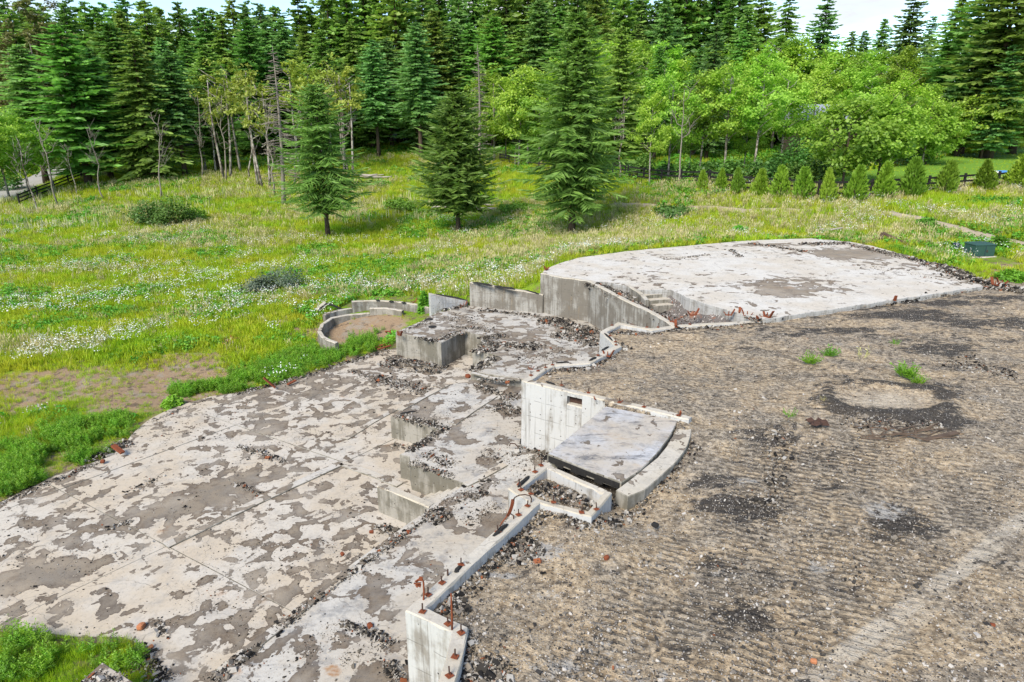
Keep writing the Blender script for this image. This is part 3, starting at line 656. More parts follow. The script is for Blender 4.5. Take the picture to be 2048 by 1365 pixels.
# light well frame beside the porch
wall("light_well_wall", "thin concrete frame round an ash filled light well beside the porch slab", [_b, _c, _d, (_j[0] + .16, _j[1] - .03)], .135, -.005, -.6, M_WALLB)
wall("light_well_wall", "short concrete wall with bolts closing the left side of the ash filled light well", [(_a[0] + .02, _a[1] + .02), _b], .19, -.002, Z_M2 - .3, M_WALLB)
porch = thing("porch_slab", "thick tilted porch slab stained blue and orange by fire with a curved right edge", "concrete slab", (0, 0, 0))
slab("slab_top", P_POLY, -.10, -.27, M_PF, M_WALLD, porch, jit=.012)
_pa, _pb = Vector(P_POLY[0]), Vector(P_POLY[1]); _pd = (_pb - _pa).normalized(); _pn = Vector((_pd.y, -_pd.x)); _m = MB()
for _k in range(9):
    _t0, _t1 = .02 + _k / 9 * .96, .02 + (_k + 1) / 9 * .96; _q0, _q1 = _pa.lerp(_pb, _t0) + _pn * .004, _pa.lerp(_pb, _t1) + _pn * .004; _h = .13 + .05 * math.sin(_k * 2.3); _m.bar((_q0.x, _q0.y, -.135 - _h / 2), (_q1.x, _q1.y, -.135 - _h / 2), .03 + .012 * (_k % 3), _h)
_m.build('charred_edge', M_CHAR, porch)
pw = [P_POLY[-1], P_POLY[0]]
wall("side_wall", None, [(pw[1][0] + .05, pw[1][1] + .02), (pw[0][0] + .05, pw[0][1] - .05)], .18, -.275, Z_M2 - .3, M_WALLD, parent=porch)
CURB_OUT = PL([(1384, 857), (1381, 874), (1376, 890), (1367, 906), (1350, 927), (1330, 945), (1290, 980), (1256, 994)], -.13)
CURB_IN = PL([(1232, 980), (1262, 958), (1290, 935), (1315, 915), (1333, 893), (1346, 872), (1356, 852)], -.13)
cb = slab("porch_curb", CURB_OUT + CURB_IN, -.13, -.6, M_TOP, M_WALLD, jit=.012)
tag(cb, "curved concrete curb wrapping the right edge of the stained porch slab", "curb")

W_GAR = wall("retaining_wall", "tall curved retaining wall with vertical board streaks holding up the garage floor", W_LINE, .2, Z_G + .004, Z_M1 - .2, M_WALLG, right=False, tops=[Z_G + .004] * 4 + [.115, .10, .07, .01])
F2 = PL([(940, 612), (1012, 620), (1085, 627)], Z_M1)
tF = []
for (px, py), (x, y) in zip([(940, 565), (1012, 577), (1084, 590)], F2):
    d = ray(px, py); t = y / d[1]; tF.append(CAMH + d[2] * t)
wall("retaining_wall", "grey retaining wall with charred sill between the terrace floor and the daisies", F2, .2, 0, Z_M1 - .4, M_WALLG, right=False, tops=tF)
f2d = (Vector(F2[0]) - Vector(F2[1])).normalized()
F1 = [tuple(Vector(F2[0]) + f2d * .12), tuple(P(862, 622, Z_M1)[:2])]
tF1 = []
for (px, py), (x, y) in zip([(940, 601), (864, 588)], F1): d = ray(px, py); tF1.append(CAMH + d[2] * y / d[1])
wall("retaining_wall", "low smooth light grey wall end beside the round planter", F1, .2, 0, -2.7, M_WALLB, right=True, tops=tF1)
for wob, pts in (("inner", [(1223, 566), (1253, 571), (1277, 586), (1290, 600)]),):
    wall("stair_cheek_wall", "short curved concrete cheek wall left of the garage steps", PL(pts, Z_G), .16, Z_G + .002, -.7, M_WALLD, right=False)
# cross walls of the split level
A_L = PL([(754, 973), (857, 1014)], Z_M2)
wall("cross_wall", "short stained cross wall nearest the camera, in front of the narrow steps", [A_L[1], A_L[0]], .2, Z_M2 + .003, Z_S - .2, M_WALLD)
# steps between
sA = Vector(P(862, 1011, Z_M2)[:2]); sB = Vector(P(931, 968, Z_M2)[:2]); sdir = (sB - sA).normalized(); snn = Vector((-sdir.y, sdir.x))
stp = thing("staircase", "narrow concrete steps leading down between two cross walls to the lower floor", "steps", (0, 0, 0))
for k in range(4):
    z1 = Z_M2 - .14 * (k + 1) - .02; a = sA + snn * (.27 * k) ; b = sB + snn * (.27 * k); a2 = a + snn * .27; b2 = b + snn * .27
    slab("step", [tuple(a + snn * .003), tuple(b + snn * .003), tuple(b2), tuple(a2)], z1, Z_S - .1, M_TOP, M_WALLD, stp, jit=.008, bev=.01)
gst = thing("staircase", "four broken concrete steps at the corner of the garage floor dropping into red debris", "steps", (0, 0, 0))
for k, ((x1, y1), (x2, y2)) in enumerate([((1281, 583), (1331, 577)), ((1290, 592), (1341, 587)), ((1300, 602), (1351, 598)), ((1308, 613), (1358, 609))]):
    z1 = Z_G - .13 * (k + .4); a = Vector(P(x1, y1, z1)[:2]); b = Vector(P(x2, y2, z1)[:2]); d = (b - a).normalized(); n_ = Vector((-d.y, d.x))
    slab("step", [tuple(a), tuple(b), tuple(b + n_ * .34), tuple(a + n_ * .34)], z1, z1 - .5, M_TOP, M_WALLD, gst, jit=.012, bev=.012)
bk = slab("footing_block", PL([(150, 1372), (205, 1324), (272, 1368), (215, 1430)], -1.9), -1.9, Z_S - .2, M_M2, M_WALLD, jit=.01)
tag(bk, "debris strewn white concrete corner poking out of the grass at the bottom left", "concrete block")
# round planter of curved walls
def arc_wall(lbl, pts, z, zb, th, mat, right=True, name="planter_wall"): return wall(name, lbl, PL(pts, z), th, z, zb, mat, right=right)
arc_wall("low curved inner wall of the round planter with open end in the grass", [(677, 684), (664, 680), (650, 673), (643, 662), (648, 649), (667, 636), (699, 630), (739, 627)], -2.05, -2.8, .17, M_WALLD, False)
arc_wall("raised curved inner wall section standing inside the round planter", [(739, 617), (770, 617), (803, 622)], -1.82, -2.8, .18, M_WALLD, False)
arc_wall("low left end of the outer curved planter wall sinking into the meadow", [(650, 629), (675, 622), (704, 617)], -1.95, -2.8, .17, M_WALLG, False)
arc_wall("tallest outer curved planter wall with black sill scraps on top", [(704, 604), (725, 602), (745, 601.5), (793, 604), (824, 608.5), (845, 613), (866, 618)], -1.62, -2.8, .18, M_WALLG, False)

# ------------------------------------------------------------------ burnt gravel yard
UC = [(1100,768,-.06),(1250,780,-.05),(1340,815,-.05),(1070,745,-.1),(1240,670,-.12),(1230,710,-.14),(1350,665,-.08),(1530,650,-.04),(1750,615,-.03),(1960,575,-.03),(2040,580,0),(940,1170,-.22),(1050,1050,-.2),(870,1215,-.2),(960,1280,-.16),(930,1365,-.2),(1190,1060,-.16),(1260,1010,-.34),(1400,900,-.26),(1420,840,-.14),(1340,960,-.32),(1500,1000,-.2),(1770,790,-.12),(1600,1200,-.16),(2000,900,-.1),(2000,1300,-.12),(1300,1300,-.16),(1120,975,-.11),(1090,958,-.11),(1170,1010,-.12),(1140,985,-.11),(1150,930,-.50),(1200,955,-.50),(1230,965,-.45)]
UCW = np.array([P(a, b, 0)[:2].tolist() + [c] for a, b, c in UC])
_pp = np.array(P_POLY); 
def UZ(x, y):
    d2 = (x[..., None] - UCW[:, 0]) ** 2 + (y[..., None] - UCW[:, 1]) ** 2 + .02; w = d2 ** -1.6
    z = (w * UCW[:, 2]).sum(-1) / w.sum(-1)
    z = np.where(inside(P_POLY, x, y), np.minimum(z, -.5), z)
    z = z + (fbm(x, y, 1.1, 3, 21) - .5) * .11 + (fbm(x, y, 5.0, 3, 33) - .5) * .05
    return z
TRK = [((1250, 1365), (1600, 900), .55, .9), ((1420, 1365), (1740, 880), .5, .9), ((1560, 1340), (1800, 1000), .45, .8), ((1150, 1365), (1380, 1080), .5, .7), ((1680, 1365), (1960, 960), .5, .6), ((1500, 900), (1900, 930), .5, .6), ((1700, 600), (2048, 640), .8, .5), ((1380, 760), (1560, 740), .9, .4), ((1500, 1050), (1560, 900), .6, .9)]
CHARS = [(1480, 1000, .55, .30, .9), (1440, 950, .4, .2, .6), (1810, 1040, .35, .35, .9), (1775, 1065, .28, .2, .7), (1540, 870, .5, .3, .7), (1570, 850, .35, .2, .6), (1700, 620, 1.6, .28, .7), (1900, 610, 1.4, .3, .8), (1990, 650, 1.2, .4, .7), (1850, 635, 1.6, .4, .6), (1600, 665, 1.3, .5, .4), (1430, 1120, .22, .2, .7), (1480, 1230, .35, .22, .6), (1380, 1200, .25, .15, .4), (1900, 850, .9, .3, .4), (1930, 770, 1.1, .4, .4), (1300, 900, .2, .35, .25), (1960, 600, 1.2, .2, .7), (1360, 1290, .2, .2, .5), (1160, 690, .5, .2, .2), (1540, 660, .9, .2, .45), (1100, 700, .3, .1, .2), (1690, 735, 1.2, .22, .35), (1620, 900, 1.0, .4, .3), (1900, 700, 1.6, .3, .4)]
ASHES = [(1050, 1095, .42, .20, .95), (1010, 1140, .20, .08, .8), (1090, 1180, .22, .10, .55), (960, 1350, .3, .2, .7), (930, 1345, .25, .12, .6), (1120, 1330, .3, .2, .6), (1190, 1290, .3, .2, .5), (1290, 1340, .3, .2, .55), (900, 1195, .15, .12, .8), (1500, 950, .25, .12, .6), (1450, 1130, .25, .2, .4), (1770, 1010, .3, .2, .7), (1640, 1120, .2, .12, .6), (1960, 740, .5, .2, .5), (1680, 690, .35, .1, .5), (1340, 1100, .35, .25, .4), (1290, 1050, .3, .2, .5), (1250, 1250, .4, .2, .35), (1970, 800, .5, .2, .4), (1830, 800, .2, .1, .4), (1110, 1020, .12, .2, .6)]
TANS = [(1400, 1300, 2.0, 1.0, .5), (1700, 1250, 2.0, 1.2, .45), (1150, 770, 1.3, .8, .7), (1300, 700, 1.8, 1.2, .5), (1080, 1120, .7, .6, .6), (1330, 1330, .9, .4, .5), (1130, 1240, .6, .5, .4), (1770, 800, .75, .5, 1.0), (2000, 600, 1.6, .5, .5), (1950, 660, 1.6, .5, .4), (1760, 660, 1.6, .4, .4), (1600, 1000, .6, .4, .4), (1350, 1000, .4, .5, .5), (1230, 1090, .4, .35, .6)]
def blobf(L, x, y, grow=1.0):
    v = np.zeros(x.shape)
    for px, py, rx, ry, k in L:
        c = P(px, py, -.12); rx, ry = rx * 1.25, ry * 1.25; v = np.maximum(v, k * sstep(1.9, .4, np.hypot((x - c[0]) / rx, (y - c[1]) / ry) / grow * (.7 + .6 * fbm(x, y, 1.6, 3, 19))))
    return v
def linef(L, x, y):
    v = np.zeros(x.shape)
    for a, b, w, k in L:
        l = [tuple(P(*a, -.12)[:2]), tuple(P(*b, -.12)[:2])]; v = np.maximum(v, k * sstep(w * 1.25, w * .6, edge_dist(l, x, y, False)))
    return v
ny_ = 470; ys = 4.2 * (33 / 4.2) ** (np.arange(ny_) / (ny_ - 1)); ss = np.linspace(-.42, 1.12, 440)
GX = (ss[None, :] * (ys[:, None] + 1.5)); GY = np.repeat(ys[:, None], len(ss), 1)
gx_, gy_ = GX.ravel(), GY.ravel(); gz_ = UZ(gx_, gy_)
c_ring = P(1770, 800, -.12); rr = np.hypot((gx_ - c_ring[0]) / 1.45, (gy_ - c_ring[1]) / .95)
ang_ = np.arctan2(gy_ - c_ring[1], gx_ - c_ring[0]); rw = .16 + .20 * sstep(.3, -.8, np.sin(ang_ + .4)) + .10 * fbm(gx_, gy_, 1.3, 3, 6); rr = rr + (fbm(gx_, gy_, 1.0, 3, 13) - .5) * .5
ring = np.exp(-((rr - 1.08) / rw) ** 2) * (.62 + .35 * sstep(.5, -.7, np.sin(ang_ + .3)) + .55 * (fbm(gx_, gy_, 1.4, 3, 3) - .35))
gz_ = gz_ + .10 * np.exp(-((rr - 1.1) / .25) ** 2)
trk = linef(TRK, gx_, gy_); gz_ = gz_ - .03 * trk
cleat = np.sin((gy_ * .98 - gx_ * .20) * 2 * math.pi / .155 + 12 * fbm(gx_, gy_, 1.8, 2, 4)); gz_ = gz_ + .003 * cleat * trk * (gy_ < 17)
I = np.arange(ny_ * len(ss)).reshape(ny_, len(ss)); q = np.stack([I[:-1, :-1].ravel(), I[:-1, 1:].ravel(), I[1:, 1:].ravel(), I[1:, :-1].ravel()], 1)
ctr_x = gx_[q].mean(1); ctr_y = gy_[q].mean(1); q = q[inside(U_POLY, ctr_x, ctr_y)]
used, inv = np.unique(q.ravel(), return_inverse=True); q = inv.reshape(-1, 4)
gx_, gy_, gz_, ring, trk = gx_[used], gy_[used], gz_[used], ring[used], trk[used]
me = mesh_np("gravel_yard", np.stack([gx_, gy_, gz_], 1), q, [ground_mat()], True)
edge_ash = sstep(.5, .05, np.minimum(edge_dist(CHAIN_LOW, gx_, gy_, False), np.minimum(edge_dist(CHAIN_UP, gx_, gy_, False), edge_dist(P_POLY, gx_, gy_)))) * (.25 + .6 * (fbm(gx_, gy_, 1.2, 2, 8) > .5))
set_attr(me, "char", np.clip(.85 * blobf(CHARS, gx_, gy_) + ring * .85 + edge_ash * .45 + .7 * inside(P_POLY, gx_, gy_) + .34 * sstep(.50, .68, fbm(gx_ * .6, gy_ * 1.6, .8, 5, 61)) * (.3 + .7 * sstep(13, 20, gy_)) + .16 * sstep(.5, .7, fbm(gx_, gy_, 1.4, 4, 66)), 0, 1.2))
set_attr(me, "ash", np.clip(blobf(ASHES, gx_, gy_) + .35 * edge_ash, 0, 1)); set_attr(me, "tan", blobf(TANS, gx_, gy_, 1.2)); set_attr(me, "track", trk * .85 + .22)
set_attr(me, "pale", linef([((1560, 1400), (2060, 1030), .15, .95), ((1650, 1420), (1730, 1340), .10, .6), ((1900, 1180), (1700, 1365), .10, .45)], gx_, gy_) + blobf([(1765, 800, .62, .38, .75)], gx_, gy_))
struct(obj("gravel_yard", me))
# sunken corner below the garage steps
pit = PL([(1215, 575), (1281, 582), (1341, 580), (1390, 598), (1455, 621), (1525, 641), (1356, 652), (1300, 632), (1250, 606)], 0)
px_ = np.array(pit); bx0, bx1, by0, by1 = px_[:, 0].min(), px_[:, 0].max(), px_[:, 1].min(), px_[:, 1].max()
ax = np.arange(bx0 - .1, bx1 + .1, .09); ay = np.arange(by0 - .1, by1 + .1, .09); AX, AY = np.meshgrid(ax, ay); x, y = AX.ravel(), AY.ravel()
gl = [tuple(p) for p in PL([(1341, 580), (1455, 621), (1530, 640)], 0)]; dg = edge_dist(gl, x, y, False)
PITZ = lambda x, y, dg: -.62 + .62 * sstep(.85, .05, dg) + .16 * (fbm(x, y, 1.3, 4, 77) - .4)
z = PITZ(x, y, dg); I = np.arange(len(x)).reshape(AX.shape); q = np.stack([I[:-1, :-1].ravel(), I[:-1, 1:].ravel(), I[1:, 1:].ravel(), I[1:, :-1].ravel()], 1)
q = q[inside(pit, x[q].mean(1), y[q].mean(1)) | (edge_dist(pit, x[q].mean(1), y[q].mean(1)) < .06)]
used, inv = np.unique(q.ravel(), return_inverse=True)
mp = MT("red_debris_soil"); pp = mp.pos(); n_ = mp.noise(pp, 4, 6, .75); c_ = mp.mix(mp.rng(mp.noise(pp, 1.5, 5, .7), .52, .64), mp.mix(n_, (.03, .028, .026), (.24, .21, .19)), mp.mix(n_, (.12, .05, .03), (.42, .20, .12)))
c_ = mp.mix(mp.rng(mp.noise(pp, 11, 4, .7), .58, .66), c_, (.62, .58, .53)); M_RED = mp.finish(c_, .95, mp.bump(n_, 1.0, .06))
struct(obj("debris_ground", mesh_np("debris_ground", np.stack([x, y, z], 1)[used], inv.reshape(-1, 4), [M_RED], True)))

# ------------------------------------------------------------------ vegetation builders
def quads_mesh(name, Q, tone, mat):
    n = len(Q); me = mesh_np(name, Q.reshape(-1, 3), np.arange(n * 4).reshape(n, 4), [mat]); set_attr(me, "tone", tone, 'FACE'); return me
def unit(v): return v / (np.linalg.norm(v, axis=-1, keepdims=True) + 1e-9)
def diamond(base, d, side, L, w):
    """leaf-shaped quads: base points, directions, side vectors, lengths, widths"""
    L = L[:, None]; w = w[:, None]
    return np.stack([base, base + d * L * .5 + side * w * .5, base + d * L, base + d * L * .5 - side * w * .5], 1)
def trunk_mesh(name, pts, rad, mat, k=7, extra=()):
    m = MB(); m.tube(pts, rad, k)
    for e in extra: m.tube(e[0], e[1], 5)
    return m.mesh(name, mat, True)
def conifer_meshes(name, h, R, seed, cb=.12, whorls=44, twigs=7, nmat=None, tw=.17, droop=.35, power=.85, fill=1.0, ragged=.25, bark=None, asym=0.0):
    r = np.random.default_rng(seed); B = []; D = []; LL = []; S = []; TN = []; WW = []
    bend = r.uniform(-.12, .12, 2)
    ax = lambda t: np.stack([bend[0] * np.sin(t * 2.6), bend[1] * np.sin(t * 2.2 + 1), np.asarray(t) * h], -1)
    tt = cb + (1 - cb) * (np.linspace(0, .985, whorls) ** .92); dt = .55 * (1 - cb) / whorls
    for t in tt:
        prof = (1 - (t - cb) / (1 - cb)); prof = prof ** power
        if t < cb + .16: prof *= .55 + .45 * (t - cb) / .16
        nb = max(3, int(round((5 + 2.5 * prof) * fill)))
        a0 = r.uniform(0, 6.28)
        for b in range(nb):
            if r.random() < .07: continue
            az = a0 + b * 6.283 / nb + r.uniform(-.35, .35); L = (R * prof + .22) * r.uniform(1 - ragged * 1.6, 1 + ragged * .6) * (1 + asym * math.cos(az))
            o = ax(np.array(t + r.uniform(-dt, dt))); hd = np.array([math.cos(az), math.sin(az), 0])
            up = .28 * (t - .35) - .02 + r.uniform(-.08, .08)
            s = np.linspace(.10, 1, twigs); spine = o + hd * (s[:, None] * L); spine[:, 2] += L * (up * s - droop * s ** 1.6 + .16 * s ** 4)
            tang = unit(np.gradient(spine, axis=0)); sd = np.array([-hd[1], hd[0], 0])
            tl = (L * .36 * (1 - s * .62) + .16) * r.uniform(.7, 1.25, twigs)
            for sg in (-1, 1):
                d = unit(tang * r.uniform(.45, .85, twigs)[:, None] + sg * sd * .75 + np.array([0, 0, 1]) * r.uniform(-.42, .02, twigs)[:, None])
                side = unit(np.cross(d, unit(np.array([0, 0, .8]) + r.normal(0, .62, (twigs, 3)))))
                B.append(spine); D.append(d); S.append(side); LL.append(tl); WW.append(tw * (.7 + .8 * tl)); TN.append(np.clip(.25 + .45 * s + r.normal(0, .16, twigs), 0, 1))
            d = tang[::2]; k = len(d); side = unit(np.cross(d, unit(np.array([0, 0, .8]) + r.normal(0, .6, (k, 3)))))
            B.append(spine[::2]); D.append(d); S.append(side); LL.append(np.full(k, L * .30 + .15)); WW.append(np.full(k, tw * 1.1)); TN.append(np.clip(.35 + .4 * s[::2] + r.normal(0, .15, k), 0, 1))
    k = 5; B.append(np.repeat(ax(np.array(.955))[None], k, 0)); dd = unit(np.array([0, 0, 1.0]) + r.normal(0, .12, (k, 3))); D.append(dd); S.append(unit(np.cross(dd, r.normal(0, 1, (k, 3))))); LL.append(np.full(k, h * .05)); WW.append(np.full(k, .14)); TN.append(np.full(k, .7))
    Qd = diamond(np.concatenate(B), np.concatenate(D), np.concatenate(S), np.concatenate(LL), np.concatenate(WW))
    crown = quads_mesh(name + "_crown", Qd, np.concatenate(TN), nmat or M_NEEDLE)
    ts = np.linspace(0, .97, 9); rb = .011 * h + .05
    rad = [rb * (1.35 if t == 0 else 1) * (1 - t) ** .8 + .015 for t in ts]
    extra = []
    for i in range(int(10 + 30 * cb)):                     # dead stubs below the crown
        t = r.uniform(.04, max(.08, cb + .1)); az = r.uniform(0, 6.28); L = r.uniform(.3, .9) * R * .45; o = ax(np.array(t)); e = o + np.array([math.cos(az) * L, math.sin(az) * L, -L * r.uniform(.0, .35)])
        extra.append(((o, (o + e) / 2 + [0, 0, .05], e), (.028, .018, .006)))
    tr = trunk_mesh(name + "_trunk", [ax(np.array(t)) - [0, 0, .25 if t == 0 else 0] for t in ts], rad, bark or M_BARK_D, 8, extra)
    return tr, crown
def limbs(r, h, cb, nl, spread, up=.9):
    L = []
    for i in range(nl):
        t = cb * .8 + (1 - cb * .8) * (i + r.random()) / nl * .85; az = r.uniform(0, 6.28); ln = spread * (1 - .45 * t) * r.uniform(.6, 1.1)
        o = np.array([0, 0, t * h]); a = o + np.array([math.cos(az) * ln * .5, math.sin(az) * ln * .5, ln * .32 * up]); b = o + np.array([math.cos(az + .2) * ln, math.sin(az + .2) * ln, ln * .75 * up])
        L.append((o, a, b))
    return L
def broadleaf_meshes(name, h, R, seed, cb=.3, clumps=75, leaves=64, size=.24, lmat=None, bark=None, lean=0.0, rag=.25, flat=1.0, stems=1, gap=0.0):
    r = np.random.default_rng(seed); Bs = []; D = []; S = []; LL = []; TN = []
    lx, ly = r.uniform(-1, 1, 2) * lean
    cz = h * (cb + (1 - cb) * .52); az_ = h * (1 - cb) * .52
    ctrs = []
    ph = r.uniform(0, 6.28, 6)
    while len(ctrs) < clumps:
        v = unit(r.normal(0, 1, 3)); rad = r.uniform(.45, 1.0) ** .6
        lump = 1 + rag * (math.sin(2 * math.atan2(v[1], v[0]) + ph[0]) * .5 + math.sin(3 * math.atan2(v[1], v[0]) + ph[1] + 3 * v[2]) * .6 + math.sin(5 * v[2] + ph[2]) * .4)
        taper = 1 - .28 * max(0, v[2])
        p = np.array([v[0] * R * rad * lump * taper, v[1] * R * rad * lump * taper, cz + v[2] * az_ * rad * (1 + .12 * math.sin(4 * math.atan2(v[1], v[0]) + ph[3]))])
        if gap and math.sin(p[0] * 1.3 + ph[4]) * math.sin(p[2] * .9 + ph[5]) > 1 - gap * 2: 
            if r.random() < .8: continue
        p[0] += lx * p[2] / h; p[1] += ly * p[2] / h; ctrs.append(p)
    ctrs = np.array(ctrs)
    for c in ctrs:
        k = max(6, int(leaves * r.uniform(.6, 1.4))); cr = R * r.uniform(.16, .30)
        v = r.normal(0, 1, (k, 3)); v = unit(v) * (r.random((k, 1)) ** .45) * cr * np.array([1, 1, .62 * flat])
        out = unit(c - np.array([lx * .5, ly * .5, cz - az_ * .25])); nrm = unit(out * .5 + np.array([0, 0, .75]) + r.normal(0, .55, (k, 3)))
        d = unit(np.cross(nrm, r.normal(0, 1, (k, 3)))); sd = np.cross(nrm, d)
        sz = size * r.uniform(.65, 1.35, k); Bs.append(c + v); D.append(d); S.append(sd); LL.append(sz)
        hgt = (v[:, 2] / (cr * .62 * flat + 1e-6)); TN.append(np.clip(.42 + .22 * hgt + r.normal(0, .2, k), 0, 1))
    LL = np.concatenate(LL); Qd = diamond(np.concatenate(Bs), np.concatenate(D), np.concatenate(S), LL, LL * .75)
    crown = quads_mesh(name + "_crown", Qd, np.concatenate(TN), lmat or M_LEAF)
    m = MB()
    for s_ in range(stems):
        a = 6.28 * s_ / max(1, stems); o = np.array([math.cos(a), math.sin(a), 0]) * (.0 if stems == 1 else .35); bx_, by_ = r.uniform(-.25, .25, 2) + o[:2] * 1.6
        ts = np.linspace(0, .86, 7); pts = [o + np.array([lx * t + bx_ * math.sin(t * 2.4), ly * t + by_ * math.sin(t * 2.0), h * t - (.25 if t == 0 else 0)]) for t in ts]
        rb = .008 * h + .03; m.tube(pts, [rb * (1.3 if t == 0 else 1) * (1 - t) ** .7 + .012 for t in ts], 7)
    for (o, a, b) in limbs(r, h, cb, 12, R): m.tube([o + [lx * o[2] / h, ly * o[2] / h, 0], a + [lx * a[2] / h, ly * a[2] / h, 0], b + [lx * b[2] / h, ly * b[2] / h, 0]], [.05, .035, .012], 5)
    return m.mesh(name + "_trunk", bark or M_BARK_G, True), crown
def dead_tree_mesh(name, h, seed, R=1.4, nb=40, mat=None, drop=-.15, cb=.2, rb=None, fork=0):
    r = np.random.default_rng(seed); m = MB(); bx_, by_ = r.uniform(-.3, .3, 2)
    ax = lambda t: np.array([bx_ * math.sin(t * 3), by_ * math.sin(t * 2.5), h * t])
    ts = np.linspace(0, 1, 10); rb = rb or (.011 * h + .04); m.tube([ax(t) - [0, 0, .25 if t == 0 else 0] for t in ts], [rb * (1.3 if t == 0 else 1) * (1 - t) ** .8 + .012 for t in ts], 7)
    for i in range(nb):
        t = cb + (1 - cb) * (i + r.random()) / nb * .96; az = r.uniform(0, 6.28); L = R * (1 - t) ** .6 * r.uniform(.4, 1.15) + .15; o = ax(t); hd = np.array([math.cos(az), math.sin(az), 0])
        a = o + hd * L * .5 + [0, 0, L * drop * .4]; b = o + hd * L + [0, 0, L * drop + r.uniform(-.1, .15)]
        m.tube([o, a, b], [.035, .028, .016], 4)
        for k in range(5):
            s_ = r.uniform(.3, .9); c = o + (b - o) * s_; d2 = unit(hd + np.array([-hd[1], hd[0], 0]) * r.choice([-1, 1]) * r.uniform(.6, 1.3) + np.array([0, 0, r.uniform(-.4, .3)])); m.tube([c, c + d2 * L * .42], [.02, .012], 3)
    return m.mesh(name, mat or M_BARK_G, True)
def alder_snag(name, h, seed, mat=None, nf=5, rad=.08, twist=.5, spread=1.3):
    """a leaning bare alder: crooked trunk, a few upswept forks"""
    r = np.random.default_rng(seed); m = MB(); ts = np.linspace(0, 1, 9); w = np.cumsum(r.normal(0, twist * .22, (9, 2)), 0); w -= w[0]
    ax = [np.array([w[i, 0], w[i, 1], h * t - (.25 if i == 0 else 0)]) for i, t in enumerate(ts)]
    m.tube(ax, [rad * (1.3 if i == 0 else 1) * (1 - t * .9) + .01 for i, t in enumerate(ts)], 7)
    for i in range(nf):
        k = r.integers(3, 8); o = ax[k]; az = r.uniform(0, 6.28); L = spread * r.uniform(.6, 1.5) * (1.2 - ts[k] * .6); hd = np.array([math.cos(az), math.sin(az), 0])
        a = o + hd * L * .45 + [0, 0, L * .25]; b = a + hd * L * .25 + [0, 0, L * .7]; m.tube([o, a, b], [rad * .5, rad * .35, .012], 5)
        for q in range(5):
            c = a + (b - a) * r.random(); az2 = r.uniform(0, 6.28); e = c + np.array([math.cos(az2), math.sin(az2), r.uniform(.4, 1.5)]) * L * r.uniform(.35, .75); m.tube([c, (c + e) / 2 + [0, 0, .04], e], [.018, .013, .007], 4)
    return m.mesh(name, mat or M_BARK_W, True)

def plant_tree(name, label, cat, meshes, x, y, sc=1.0, rotz=None, group=None, zs=1.0, z=None, lean=None):
    z = float(T(np.array([x]), np.array([y]))[0]) if z is None else z
    t = thing(name, label, cat, (x, y, z), float(RNG.uniform(0, 6.28)) if rotz is None else rotz, group)
    t.scale = (sc, sc, sc * zs)
    if lean: t.rotation_euler = (lean[0], lean[1], t.rotation_euler[2])
    tr, cr = meshes; obj("trunk", tr, t); 
    if cr is not None: obj("crown", cr, t)
    return t
def top_at(px, py, depth):
    """world spot of a tree whose top shows at (px, py) and which stands depth metres off; its height"""
    p = PD(px, py, depth); z = float(T(np.array([p[0]]), np.array([p[1]]))[0]); return p[0], p[1], max(2.0, p[2] - z)

# ---- the three firs in the meadow
def meadow_fir(px, py, top, R, seed, lbl, **kw):
    g = GP(px, py); p = PD(px, top, g[1]); h = p[2] - g[2]
    return plant_tree("fir_tree", lbl, "fir tree", conifer_meshes("meadow_fir", h, R, seed, nmat=M_NEEDLE_N, **kw), g[0], g[1], rotz=0, z=g[2])
meadow_fir(657, 478, 168, 3.2, 11, "slim drooping fir standing leftmost of the three in the meadow", cb=.20, whorls=56, twigs=11, tw=.085, droop=.28, fill=1.2, ragged=.50, power=.5)
meadow_fir(917, 467, 184, 3.2, 12, "dense bright fir standing in the middle of the meadow beside grey logs", cb=.18, whorls=60, twigs=12, tw=.115, droop=.16, fill=1.45, ragged=.42, power=.52)
meadow_fir(1143, 472, 22, 3.4, 13, "tallest of the three meadow firs, standing nearest the garage floor", cb=.14, whorls=90, twigs=12, tw=.10, droop=.26, fill=1.25, ragged=.55, power=.52)

# ---- forest conifers
CON = [conifer_meshes("conifer", 20, R, 100 + i, cb=cb, whorls=44, twigs=7, tw=.27, droop=dr, ragged=rg, power=pw_, nmat=(M_NEEDLE_B if i % 3 == 0 else M_NEEDLE), fill=fl) for i, (R, cb, dr, rg, pw_, fl) in enumerate([(3.6, .10, .34, .3, .62, 1.1), (3.3, .22, .42, .32, .6, 1.05), (4.1, .12, .30, .3, .58, 1.15), (3.4, .30, .38, .36, .55, 1.05), (3.8, .06, .46, .32, .66, 1.1)])]
CONF = [conifer_meshes("far_conifer", 20, R, 140 + i, cb=.12, whorls=30, twigs=5, tw=.46, droop=.36, ragged=.32, power=.6, nmat=(M_NEEDLE_B if i % 2 else M_NEEDLE), fill=.95) for i, R in enumerate((3.6, 4.1, 3.4))]
def forest(L, lbl, group, far=False, wid=1.0):
    for (px, py, dep) in L:
        x, y, h = top_at(px, py, dep); s = h / 20.0; lib = CONF if far else CON; k = int(RNG.integers(len(lib)))
        w = s * wid * float(RNG.uniform(1.1, 1.5)); w = max(w, .75 * wid)
        t = plant_tree("conifer_tree", lbl, "conifer tree", lib[k], x, y, w, group=group, zs=s / w)
r2 = np.random.default_rng(5)
rowA = [(px + r2.uniform(-12, 12), (r2.uniform(15, 85) if px < 640 else (r2.uniform(10, 100) if px < 960 else r2.uniform(-10, 50))), r2.uniform(103, 112)) for px in np.arange(-20, 1400, 42)]
rowB = [(px + r2.uniform(-10, 10), (r2.uniform(-8, 28) if px < 630 else r2.uniform(-70, 10)), r2.uniform(117, 126)) for px in np.arange(-40, 1480, 33)]
